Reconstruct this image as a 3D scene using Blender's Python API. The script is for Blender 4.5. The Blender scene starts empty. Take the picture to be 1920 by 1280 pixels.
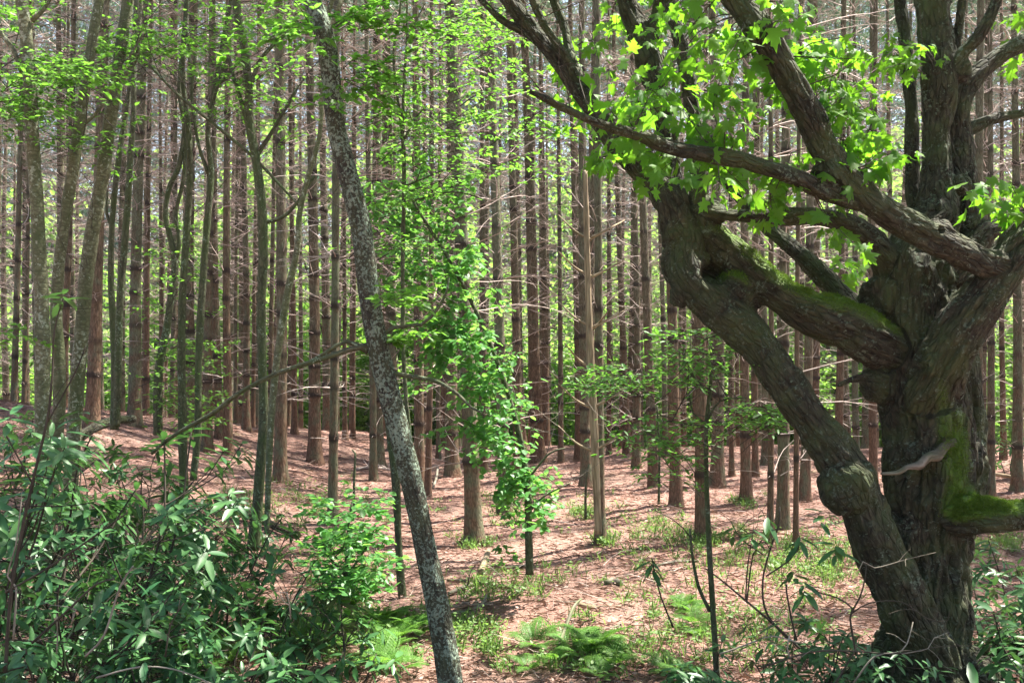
import bpy, math, random
import numpy as np
from mathutils import Vector, noise
random.seed(11)
RNG = np.random.default_rng(11)
scene = bpy.context.scene
COL = scene.collection
F = 1867.0                      # focal length in photograph pixels (1920 wide)
CAM_Z = 2.85
R = math.radians

# ------------------------------------------------------------------ terrain
def sstep(t):
    t = np.clip(t, 0, 1)
    return t * t * (3 - 2 * t)

def ground(x, y):
    x = np.asarray(x, float); y = np.asarray(y, float)
    z = 2.25 * sstep((-x - 1.0) / 11.0) * sstep((y - 7.5) / 9.0)          # rise to the left
    z = z + 0.9 * sstep((8.0 - y) / 7.0)                                 # bank the camera stands on
    z = z - 0.14 * np.maximum(0, y - 27 + 2.2 * np.maximum(0, -x - 4)) * sstep((y - 16.5) / 5)   # far side of the rise falls away
    z = np.maximum(z, -16.0)
    z = z + 0.05 * np.sin(x * 0.9 + 1.3) * np.sin(y * 0.7 + .4) + 0.03 * np.sin(x * 2.1 + y * 1.3)
    z = z + 0.012 * np.sin(x * 5.3 + 2 * np.sin(y * 3.1)) * np.sin(y * 4.7 + x * 1.1)
    return z

def gz(x, y): return float(ground(x, y))

def P(px, py, Y):
    return np.array([(px - 960.0) / F * Y, Y, CAM_Z - (py - 640.0) / F * Y])

def hit(px, py, fallback=20.0):
    Ys = np.arange(4.0, 60, 0.04)
    z = CAM_Z - (py - 640.0) / F * Ys
    g = ground((px - 960.0) / F * Ys, Ys)
    w = np.nonzero(z <= g)[0]
    Y = Ys[w[0]] if len(w) else fallback
    x = (px - 960.0) / F * Y
    return np.array([x, Y, gz(x, Y)])

# ------------------------------------------------------------------ mesh building
class Acc:
    """collects vertices, polygons of mixed size, and a per-vertex bark coordinate and colour value"""
    def __init__(s):
        s.v = []; s.n = 0; s.f = []; s.bc = []; s.at = []
    def add(s, verts, faces, bark=None, at=None):
        verts = np.asarray(verts, np.float32).reshape(-1, 3)
        for f in (faces if isinstance(faces, list) else [faces]):
            f = np.asarray(f, np.int32)
            if len(f): s.f.append(f + s.n)
        s.v.append(verts)
        s.bc.append(np.asarray(bark, np.float32) if bark is not None else verts)
        s.at.append(np.broadcast_to(np.asarray(0.0 if at is None else at, np.float32), (len(verts),)))
        s.n += len(verts)
    def mesh(s, name, mat, smooth=True):
        me = bpy.data.meshes.new(name)
        v = np.concatenate(s.v); 
        me.vertices.add(len(v)); me.vertices.foreach_set('co', v.ravel())
        loops = np.concatenate([f.ravel() for f in s.f]).astype(np.int32)
        tot = np.concatenate([np.full(len(f), f.shape[1], np.int32) for f in s.f])
        st = np.concatenate([[0], np.cumsum(tot)[:-1]]).astype(np.int32)
        me.loops.add(len(loops)); me.loops.foreach_set('vertex_index', loops)
        me.polygons.add(len(tot)); me.polygons.foreach_set('loop_start', st)
        if smooth: me.polygons.foreach_set('use_smooth', np.ones(len(tot), bool))
        a = me.attributes.new('barkco', 'FLOAT_VECTOR', 'POINT'); a.data.foreach_set('vector', np.concatenate(s.bc).ravel())
        a = me.attributes.new('wear', 'FLOAT', 'POINT'); a.data.foreach_set('value', np.concatenate(s.at).astype(np.float32))
        me.update(calc_edges=True); me.validate()
        if mat: me.materials.append(mat)
        return me

def link(name, me, parent=None, loc=None):
    o = bpy.data.objects.new(name, me); COL.objects.link(o)
    if parent is not None: o.parent = parent
    if loc is not None: o.location = loc
    return o

def tag(o, label=None, cat=None, group=None, kind=None):
    if label: o['label'] = label
    if cat: o['category'] = cat
    if group: o['group'] = group
    if kind: o['kind'] = kind
    return o

def thing(name, label, cat, loc, group=None):
    o = bpy.data.objects.new(name, None); COL.objects.link(o)
    o.location = [float(c) for c in loc]; o.empty_display_size = .2
    return tag(o, label, cat, group)

def copy_tree(o, label=None, group=None):
    c = o.copy(); COL.objects.link(c)
    if label: c['label'] = label
    if group: c['group'] = group
    for ch in o.children:
        d = ch.copy(); COL.objects.link(d); d.parent = c
    return c

def catmull(pts, step):
    """pts: N x 4 (xyz, radius) -> resampled"""
    pts = np.asarray(pts, float)
    p = np.vstack([2 * pts[0] - pts[1], pts, 2 * pts[-1] - pts[-2]])
    out = []
    for i in range(1, len(p) - 2):
        n = max(1, int(np.linalg.norm(p[i + 1, :3] - p[i, :3]) / step))
        t = (np.arange(n) / n)[:, None]
        a, b, c, d = p[i - 1], p[i], p[i + 1], p[i + 2]
        out.append(.5 * (2 * b + (c - a) * t + (2 * a - 5 * b + 4 * c - d) * t ** 2 + (3 * b - a - 3 * c + d) * t ** 3))
    out.append(p[-2][None])
    o = np.concatenate(out); o[:, 3] = np.maximum(o[:, 3], .0015)
    return o

def frames(c):
    t = np.gradient(c, axis=0); t /= np.linalg.norm(t, axis=1)[:, None] + 1e-9
    u = np.cross(t[0], [0.3, 1, 0.1]); u /= np.linalg.norm(u)
    U = []
    for k in range(len(c)):
        u = u - t[k] * np.dot(u, t[k]); u = u / (np.linalg.norm(u) + 1e-9); U.append(u)
    U = np.array(U)
    return t, U, np.cross(t, U)

def tube(acc, pts, sides=8, step=.1, lump=0.0, at=None, seed=0.0, cap=True):
    s = catmull(pts, step); c = s[:, :3]; r = s[:, 3]
    t, U, W = frames(c)
    ang = np.arange(sides) / sides * 2 * math.pi
    L = np.concatenate([[0], np.cumsum(np.linalg.norm(np.diff(c, axis=0), axis=1))])
    rr = np.repeat(r[:, None], sides, 1)
    if lump > 0:
        for k in range(len(c)):
            rk = r[k]
            for j in range(sides):
                q = Vector((math.cos(ang[j]) * rk * 7 + seed, math.sin(ang[j]) * rk * 7, L[k] * 3.0))
                q2 = Vector((math.cos(ang[j]) * rk * 22 + seed, math.sin(ang[j]) * rk * 22, L[k] * 9))
                rr[k, j] = rk * (1 + lump * (noise.noise(q) + .45 * noise.noise(q2)))
    ca, sa = np.cos(ang), np.sin(ang)
    v = c[:, None, :] + rr[:, :, None] * (U[:, None, :] * ca[None, :, None] + W[:, None, :] * sa[None, :, None])
    bc = np.stack([rr * ca + seed, rr * sa, np.repeat(L[:, None], sides, 1)], -1)
    n = len(c); i = np.arange(n - 1)[:, None] * sides; j = np.arange(sides)[None, :]; j2 = (j + 1) % sides
    f = np.stack([i + j, i + j2, i + sides + j2, i + sides + j], -1).reshape(-1, 4)
    fs = [f]
    if cap: fs += [np.arange(sides)[None, ::-1], (np.arange(sides) + (n - 1) * sides)[None, :]]
    acc.add(v.reshape(-1, 3), fs, bc.reshape(-1, 3), None if at is None else at)
    return s

def unit(v):
    v = np.asarray(v, float); return v / (np.linalg.norm(v, axis=-1, keepdims=True) + 1e-9)

def rand_dir(n): return unit(RNG.normal(size=(n, 3)))

# leaf templates: y runs along the leaf, z is its face normal
def T(verts, faces): return np.array(verts, float), faces
_w = .5
OVAL = T([(0, 0, 0), (.22, .3, .05), (.2, .68, .03), (0, 1, -.08), (-.2, .68, .03), (-.22, .3, .05)],
         [np.array([(0, 1, 2, 3), (0, 3, 4, 5)])])
DIAMOND = T([(0, 0, 0), (.25, .45, .05), (0, 1, -.05), (-.25, .45, .05)], [np.array([(0, 1, 2), (0, 2, 3)])])
RHODO = T([(0, 0, 0), (.09, .18, .012), (.135, .52, .02), (.075, .85, -.03), (0, 1, -.10), (0, .52, -.01), (-.09, .18, .012), (-.135, .52, .02), (-.075, .85, -.03)],
          [np.array([(0, 1, 2, 5), (5, 2, 3, 4), (0, 5, 7, 6), (5, 4, 8, 7)])])
_h = [(.10, -.06), (.30, -.10), (.50, .00), (.34, .14), (.30, .24), (.46, .36), (.64, .58), (.44, .54), (.40, .62), (.20, .52), (.24, .74), (.12, .80), (0, 1.05)]
_out = [(0, 0)] + _h + [(-x, y) for x, y in _h[-2::-1]]
_mv = [(0, .34, 0)] + [(x, y, -.16 * abs(x) - .10 * max(0, y - .5) ** 2) for x, y in _out]
MAPLE = T(_mv, [np.array([(0, 1 + k, 1 + (k + 1) % len(_out)) for k in range(len(_out))])])

def leaves(acc, tmpl, pos, axis, normal, size, width=1.0):
    """place one leaf per row"""
    tv, tf = tmpl
    n = len(pos); pos = np.asarray(pos, float)
    y = unit(axis); x = unit(np.cross(y, normal)); z = np.cross(x, y)
    size = np.broadcast_to(np.asarray(size, float), (n,))[:, None, None]
    v = pos[:, None, :] + size * (tv[None, :, 0:1] * width * x[:, None, :] + tv[None, :, 1:2] * y[:, None, :] + tv[None, :, 2:3] * z[:, None, :])
    k = len(tv); off = (np.arange(n) * k)[:, None, None]
    acc.add(v.reshape(-1, 3), [(f[None] + off).reshape(-1, f.shape[1]) for f in tf])

def tubes3(acc, segs):
    """many thin straight three-sided twigs: segs = list of (p0, p1, r0, r1)"""
    if not len(segs): return
    a = np.array([s[0] for s in segs]); b = np.array([s[1] for s in segs])
    r0 = np.array([s[2] for s in segs])[:, None, None]; r1 = np.array([s[3] for s in segs])[:, None, None]
    d = unit(b - a); u = unit(np.cross(d, np.array([.31, .52, .79]))); w = np.cross(d, u)
    ang = np.arange(3) * 2 * math.pi / 3
    ring = u[:, None, :] * np.cos(ang)[None, :, None] + w[:, None, :] * np.sin(ang)[None, :, None]
    v = np.concatenate([a[:, None] + ring * r0, b[:, None] + ring * r1], 1)
    t = np.array([(0, 1, 4, 3), (1, 2, 5, 4), (2, 0, 3, 5)])
    off = (np.arange(len(a)) * 6)[:, None, None]
    acc.add(v.reshape(-1, 3), [(t[None] + off).reshape(-1, 4)])

def wiggle(p0, d, length, n, r0, r1, bend=.25, up=0.0, rng=random):
    """points of a wandering stem: n x 4"""
    p = np.array(p0, float); d = unit(np.array(d, float)); out = [(*p, r0)]
    for k in range(n):
        d = unit(d + np.array([rng.gauss(0, bend), rng.gauss(0, bend), rng.gauss(0, bend) + up]))
        p = p + d * length / n
        out.append((*p, r0 + (r1 - r0) * (k + 1) / n))
    return np.array(out)

def segs_of(pts): return [(pts[i, :3], pts[i + 1, :3], pts[i, 3], pts[i + 1, 3]) for i in range(len(pts) - 1)]
# ------------------------------------------------------------------ materials
class NT:
    def __init__(s, name):
        s.m = bpy.data.materials.new(name); s.m.use_nodes = True
        s.t = s.m.node_tree; s.t.nodes.clear()
        s.out = s.n('ShaderNodeOutputMaterial')
    def n(s, typ, **kw):
        nd = s.t.nodes.new(typ)
        for k, v in kw.items(): setattr(nd, k, v)
        return nd
    def l(s, a, b): s.t.links.new(a, b)
    def val(s, sock, v):
        if hasattr(v, 'is_linked') or hasattr(v, 'links'): s.l(v, sock)
        else: sock.default_value = v
    def noise(s, co, scale, detail=4, rough=.6, dist=0.0):
        nd = s.n('ShaderNodeTexNoise'); s.l(co, nd.inputs['Vector'])
        nd.inputs['Scale'].default_value = scale; nd.inputs['Detail'].default_value = detail
        nd.inputs['Roughness'].default_value = rough; nd.inputs['Distortion'].default_value = dist
        return nd.outputs['Fac']
    def vor(s, co, scale, feature='F1', rand=1.0):
        nd = s.n('ShaderNodeTexVoronoi', feature=feature); s.l(co, nd.inputs['Vector'])
        nd.inputs['Scale'].default_value = scale; nd.inputs['Randomness'].default_value = rand
        return nd
    def ramp(s, fac, stops):
        nd = s.n('ShaderNodeValToRGB'); s.l(fac, nd.inputs[0])
        e = nd.color_ramp.elements
        while len(e) > 1: e.remove(e[0])
        e[0].position = stops[0][0]; e[0].color = col(stops[0][1])
        for p, c in stops[1:]:
            k = e.new(p); k.color = col(c)
        return nd.outputs[0]
    def mix(s, fac, a, b, mode='MIX'):
        nd = s.n('ShaderNodeMix', data_type='RGBA', blend_type=mode)
        s.val(nd.inputs[0], fac)
        for i, v in ((6, a), (7, b)):
            if isinstance(v, tuple): nd.inputs[i].default_value = col(v)
            else: s.l(v, nd.inputs[i])
        return nd.outputs[2]
    def math(s, op, a, b=0.0):
        nd = s.n('ShaderNodeMath', operation=op); s.val(nd.inputs[0], a); s.val(nd.inputs[1], b)
        return nd.outputs[0]
    def mapping(s, co, scale=(1, 1, 1), loc=None):
        nd = s.n('ShaderNodeVectorMath', operation='MULTIPLY'); s.l(co, nd.inputs[0]); nd.inputs[1].default_value = scale
        o = nd.outputs[0]
        if loc is not None:
            ad = s.n('ShaderNodeVectorMath', operation='ADD'); s.l(o, ad.inputs[0]); s.l(loc, ad.inputs[1]); o = ad.outputs[0]
        return o
    def bump(s, h, strength, dist=.02, prev=None):
        nd = s.n('ShaderNodeBump'); s.l(h, nd.inputs['Height']); nd.inputs['Strength'].default_value = strength
        nd.inputs['Distance'].default_value = dist
        if prev is not None: s.l(prev, nd.inputs['Normal'])
        return nd.outputs[0]
    def bsdf(s, color, rough=.8, normal=None, spec=.3):
        b = s.n('ShaderNodeBsdfPrincipled')
        if isinstance(color, tuple): b.inputs['Base Color'].default_value = col(color)
        else: s.l(color, b.inputs['Base Color'])
        s.val(b.inputs['Roughness'], rough); b.inputs['Specular IOR Level'].default_value = spec
        if normal is not None: s.l(normal, b.inputs['Normal'])
        return b
    def attr(s, name): return s.n('ShaderNodeAttribute', attribute_name=name)
    def done(s, shader):
        s.l(shader, s.out.inputs[0]); return s.m

def col(c): return (*c, 1.0) if len(c) == 3 else c

def bark(name, ramp, lichen=None, lichen_amt=.5, stretch=.22, scale=28, bump=.8, moss=None, green=None, dist=.02, by_object=False, ringy=0.0):
    """bark with long fissures running along the stem, optional lichen flecks and moss (vertex 'wear')"""
    t = NT(name)
    if by_object:
        oi = t.n('ShaderNodeObjectInfo'); tc = t.n('ShaderNodeTexCoord').outputs['Object']
        off = t.n('ShaderNodeVectorMath', operation='SCALE'); off.inputs[0].default_value = (37, 91, 13); t.l(oi.outputs['Random'], off.inputs['Scale'])
        base = t.mapping(tc, (1, 1, 1), off.outputs[0])
    else: base = t.attr('barkco').outputs['Vector']
    co = t.mapping(base, (1, 1, stretch))
    n1 = t.noise(co, scale, 6, .65, .6)
    n2 = t.noise(base, scale * .22, 4, .6)
    n3 = t.noise(base, scale * 2.6, 3, .6)
    vr = t.vor(co, scale * .9, 'DISTANCE_TO_EDGE').outputs['Distance']
    crack = t.ramp(vr, [(0.0, (0, 0, 0)), (.18, (1, 1, 1))])
    h = t.math('ADD', t.math('MULTIPLY', n1, .7), t.math('MULTIPLY', crack, .35))
    c = t.ramp(n1, ramp)
    c = t.mix(t.math('MULTIPLY', n2, .7), c, t.mix(.5, c, ramp[0][1]), 'MIX')
    c = t.mix(.55, c, t.mix(crack, (.25, .22, .2), (1, 1, 1)), 'MULTIPLY')
    if ringy:
        rn = t.noise(t.mapping(base, (.6, .6, 9)), 6, 3, .6)
        c = t.mix(t.ramp(rn, [(.50, (0, 0, 0)), (.62, (ringy,) * 3)]), c, ramp[0][1])
    if green:
        g = t.ramp(t.noise(base, scale * .12, 3, .6), [(.42, (0, 0, 0)), (.66, (.8, .8, .8))])
        c = t.mix(g, c, green)
    if lichen:
        ln = t.math('ADD', t.math('MULTIPLY', t.noise(base, scale * 1.5, 4, .7), .65), t.math('MULTIPLY', n2, .35))
        mask = t.ramp(ln, [(.62 - .2 * lichen_amt, (0, 0, 0)), (.66 - .2 * lichen_amt, (1, 1, 1))])
        lc = t.mix(n3, lichen, tuple(x * .55 for x in lichen))
        c = t.mix(mask, c, lc)
        h = t.math('ADD', h, t.math('MULTIPLY', mask, .12))
    w = t.attr('wear').outputs['Fac']
    if moss:
        mm = t.math('MULTIPLY', w, t.math('ADD', n2, .45))
        mm = t.ramp(t.math('ADD', mm, t.math('MULTIPLY', n3, .25)), [(.45, (0, 0, 0)), (.95, (.85, .85, .85))])
        mc = t.ramp(n3, [(.3, tuple(x * .5 for x in moss)), (.7, moss)])
        c = t.mix(mm, c, mc)
    else:
        c = t.mix(t.math('MULTIPLY', w, .75), c, (.028, .022, .018))
    if by_object:
        hue = t.n('ShaderNodeHueSaturation'); t.l(c, hue.inputs['Color'])
        t.l(t.math('ADD', t.math('MULTIPLY', oi.outputs['Random'], .5), .75), hue.inputs['Value'])
        c = hue.outputs[0]
    nm = t.bump(h, bump, dist)
    return t.done(t.bsdf(c, .85, nm, .25).outputs[0])

def leafmat(name, c1, c2, trans, amount=.45, rough=.45, spec=.4, under=None, coat=0.0):
    """thin leaf: reflects its own green, lets yellower light through; hue varies from leaf to leaf"""
    t = NT(name)
    g = t.n('ShaderNodeNewGeometry'); oi = t.n('ShaderNodeObjectInfo')
    c = t.mix(g.outputs['Random Per Island'], c1, c2)
    if under: c = t.mix(g.outputs['Backfacing'], c, under)
    hs = t.n('ShaderNodeHueSaturation'); t.l(c, hs.inputs['Color'])
    t.l(t.math('ADD', t.math('MULTIPLY', oi.outputs['Random'], .3), .85), hs.inputs['Value'])
    b = t.bsdf(hs.outputs[0], rough, None, spec)
    if amount <= 0: return t.done(b.outputs[0])
    tr = t.n('ShaderNodeBsdfTranslucent')
    tc = t.mix(g.outputs['Random Per Island'], trans, tuple(x * .65 for x in trans)); t.l(tc, tr.inputs['Color'])
    mx = t.n('ShaderNodeMixShader'); mx.inputs[0].default_value = amount
    t.l(b.outputs[0], mx.inputs[1]); t.l(tr.outputs[0], mx.inputs[2])
    return t.done(mx.outputs[0])

def twigmat(name, c1, c2, rough=.8):
    t = NT(name)
    tc = t.n('ShaderNodeTexCoord').outputs['Object']
    n = t.noise(tc, 3.0, 3, .6)
    n2 = t.noise(tc, 60.0, 2, .6)
    c = t.mix(t.ramp(n, [(.35, (0, 0, 0)), (.65, (1, 1, 1))]), c1, c2)
    c = t.mix(.4, c, t.ramp(n2, [(.3, (.45, .45, .45)), (.7, (1, 1, 1))]), 'MULTIPLY')
    return t.done(t.bsdf(c, rough, t.bump(n2, .3, .004), .2).outputs[0])

M = {}
# plantation pine: reddish plates low down, grey and lichened higher up; dark collars at the whorls
def pine_bark():
    t = NT('pine_bark')
    oi = t.n('ShaderNodeObjectInfo'); tc = t.n('ShaderNodeTexCoord').outputs['Object']
    off = t.n('ShaderNodeVectorMath', operation='SCALE'); off.inputs[0].default_value = (37, 91, 13); t.l(oi.outputs['Random'], off.inputs['Scale'])
    base = t.mapping(tc, (1, 1, 1), off.outputs[0])
    co = t.mapping(base, (1, 1, .3))
    n1 = t.noise(co, 30, 6, .65, .5); n2 = t.noise(base, 4, 4, .6); n3 = t.noise(base, 60, 3, .6)
    vr = t.vor(co, 24, 'DISTANCE_TO_EDGE').outputs['Distance']
    crack = t.ramp(vr, [(0, (0, 0, 0)), (.16, (1, 1, 1))])
    red = t.ramp(n1, [(.3, (.075, .042, .026)), (.5, (.16, .092, .058)), (.72, (.26, .16, .11))])
    grey = t.ramp(n1, [(.3, (.055, .050, .030)), (.5, (.125, .115, .072)), (.72, (.22, .205, .135))])
    sp = t.n('ShaderNodeSeparateXYZ'); t.l(tc, sp.inputs[0])
    hz = t.math('ADD', t.math('MULTIPLY', sp.outputs[2], .11), t.math('MULTIPLY', n2, .55))
    hz = t.math('ADD', hz, t.math('MULTIPLY', oi.outputs['Random'], .3))
    c = t.mix(t.ramp(hz, [(.38, (0, 0, 0)), (1.0, (1, 1, 1))]), red, grey)
    gm = t.ramp(t.math('ADD', t.math('MULTIPLY', n2, .8), t.math('MULTIPLY', oi.outputs['Random'], .25)), [(.52, (0, 0, 0)), (.68, (.75, .75, .75))])
    c = t.mix(gm, c, t.mix(n3, (.10, .12, .065), (.17, .185, .12)))
    c = t.mix(.5, c, t.mix(crack, (.3, .26, .24), (1, 1, 1)), 'MULTIPLY')
    c = t.mix(t.math('MULTIPLY', t.attr('wear').outputs['Fac'], .92), c, (.030, .022, .018))
    h = t.math('ADD', t.math('MULTIPLY', n1, .7), t.math('MULTIPLY', crack, .3))
    return t.done(t.bsdf(c, .88, t.bump(h, .8, .02), .2).outputs[0])
M['pine'] = pine_bark()
M['old'] = bark('old_bark', [(.30, (.012, .011, .007)), (.46, (.034, .031, .019)), (.60, (.072, .066, .042)), (.80, (.15, .14, .095))],
                lichen=(.15, .19, .135), lichen_amt=.30, stretch=.34, scale=30, bump=1.0, moss=(.10, .19, .016), green=(.055, .072, .026), dist=.05)
M['lichen'] = bark('lichened_bark', [(.3, (.014, .013, .010)), (.5, (.050, .046, .034)), (.75, (.12, .115, .085))],
                   lichen=(.235, .30, .225), lichen_amt=.58, stretch=.3, scale=36, bump=1.0, green=(.06, .068, .035), dist=.03)
M['smooth'] = bark('smooth_bark', [(.3, (.085, .085, .050)), (.5, (.16, .16, .095)), (.75, (.25, .25, .165))],
                   lichen=(.33, .36, .27), lichen_amt=.34, stretch=1.3, scale=16, bump=.5, green=(.055, .075, .028), ringy=.9)
M['mossy'] = bark('mossy_bark', [(.3, (.035, .037, .022)), (.5, (.085, .09, .05)), (.75, (.15, .155, .095))],
                  lichen=(.22, .29, .2), lichen_amt=.25, stretch=.4, scale=26, bump=.6, green=(.05, .075, .025))
M['dark_twig'] = twigmat('dark_twig', (.028, .022, .016), (.07, .058, .042))
M['dead_twig'] = twigmat('dead_twig', (.30, .235, .205), (.48, .40, .35))
M['pale_twig'] = twigmat('pale_twig', (.13, .11, .08), (.29, .26, .21))
M['far_twig'] = twigmat('far_twig', (.085, .07, .062), (.18, .155, .14))
M['dead_wood'] = bark('dead_wood', [(.3, (.06, .05, .04)), (.5, (.17, .145, .115)), (.75, (.32, .29, .24))], stretch=.12, scale=30, bump=.6, green=(.10, .12, .05))
M['pole'] = bark('bleached_wood', [(.3, (.15, .115, .07)), (.5, (.32, .25, .16)), (.75, (.45, .37, .26))], stretch=.1, scale=24, bump=.4)
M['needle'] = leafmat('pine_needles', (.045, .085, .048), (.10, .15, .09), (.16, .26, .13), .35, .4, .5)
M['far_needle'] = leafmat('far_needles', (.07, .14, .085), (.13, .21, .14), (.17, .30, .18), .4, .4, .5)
M['far_leaf'] = leafmat('understorey_leaf', (.06, .14, .02), (.11, .21, .035), (.31, .58, .09), .62, .5, .3)
M['bright_leaf'] = leafmat('bright_leaf', (.05, .14, .022), (.10, .21, .03), (.22, .52, .05), .5, .5, .25)
M['maple_leaf'] = leafmat('maple_leaf', (.035, .12, .016), (.10, .20, .024), (.25, .58, .03), .55, .5, .2)
M['vine_leaf'] = leafmat('vine_leaf', (.045, .15, .04), (.09, .24, .06), (.24, .56, .08), .5, .4, .35)
M['dark_leaf'] = leafmat('dark_leaf', (.04, .13, .03), (.08, .20, .045), (.20, .50, .05), .5, .45, .2)
M['rhodo'] = leafmat('rhododendron_leaf', (.018, .070, .024), (.065, .155, .046), (.10, .27, .05),   .22, .40, .28, under=(.08, .13, .06))
M['fern'] = leafmat('fern_frond', (.06, .15, .025), (.11, .23, .04), (.26, .54, .06), .48, .5, .3)
M['moss'] = leafmat('moss_tuft', (.05, .095, .012), (.12, .20, .025), (.16, .28, .03), .3, .7, .1)
M['herb'] = leafmat('herb_leaf', (.07, .15, .035), (.15, .24, .07), (.28, .48, .09), .4, .5, .3)
M['litter'] = leafmat('litter', (.11, .065, .05), (.40, .29, .245), (.2, .1, .05), .12, .7, .2)

def ground_mat():
    t = NT('needle_floor')
    co = t.n('ShaderNodeTexCoord').outputs['Object']
    n1 = t.noise(co, .55, 5, .6, .4); n2 = t.noise(co, 6, 6, .7); n3 = t.noise(t.mapping(co, (1, 1.6, 1)), 45, 5, .75, .8); n4 = t.noise(co, 1.7, 5, .65)
    c = t.ramp(n3, [(.28, (.070, .034, .026)), (.45, (.205, .105, .080)), (.58, (.35, .212, .172)), (.74, (.60, .47, .42))])
    c = t.mix(t.ramp(n2, [(.42, (0, 0, 0)), (.66, (.55, .55, .55))]), c, (.13, .082, .064))
    c = t.mix(t.ramp(n1, [(.45, (0, 0, 0)), (.62, (.35, .35, .35))]), c, (.30, .215, .175))
    c = t.mix(t.ramp(n4, [(.58, (0, 0, 0)), (.70, (.5, .5, .5))]), c, t.mix(n3, (.05, .075, .025), (.12, .13, .06)))
    h = t.math('ADD', n3, t.math('MULTIPLY', n2, 1.2))
    return t.done(t.bsdf(c, .9, t.bump(h, .9, .03), .15).outputs[0])
M['ground'] = ground_mat()
# ------------------------------------------------------------------ ground sheet
def axis(core0, core1, n, far0, far1, m):
    a = np.linspace(core0, core1, n)
    g = np.geomspace(1, 40, m)[1:] - 1; g = g / g[-1]
    return np.concatenate([(core0 + (far0 - core0) * g)[::-1], a, core1 + (far1 - core1) * g])
gx = axis(-16, 16, 300, -300, 300, 26); gy = axis(3, 30, 270, -60, 400, 34)
GX, GY = np.meshgrid(gx, gy, indexing='ij')
nz = np.array([[noise.noise(Vector((x * 3.1, y * 3.1, 0))) * .035 + noise.noise(Vector((x * 9, y * 9, 4))) * .014 for y in gy] for x in gx])
V = np.stack([GX, GY, ground(GX, GY) + nz - .01], -1).reshape(-1, 3)
i = np.arange(len(gx) - 1)[:, None] * len(gy) + np.arange(len(gy) - 1)[None, :]
acc = Acc(); acc.add(V, np.stack([i, i + len(gy), i + len(gy) + 1, i + 1], -1).reshape(-1, 4))
tag(link('ground', acc.mesh('ground', M['ground'])), kind='structure')

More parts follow.
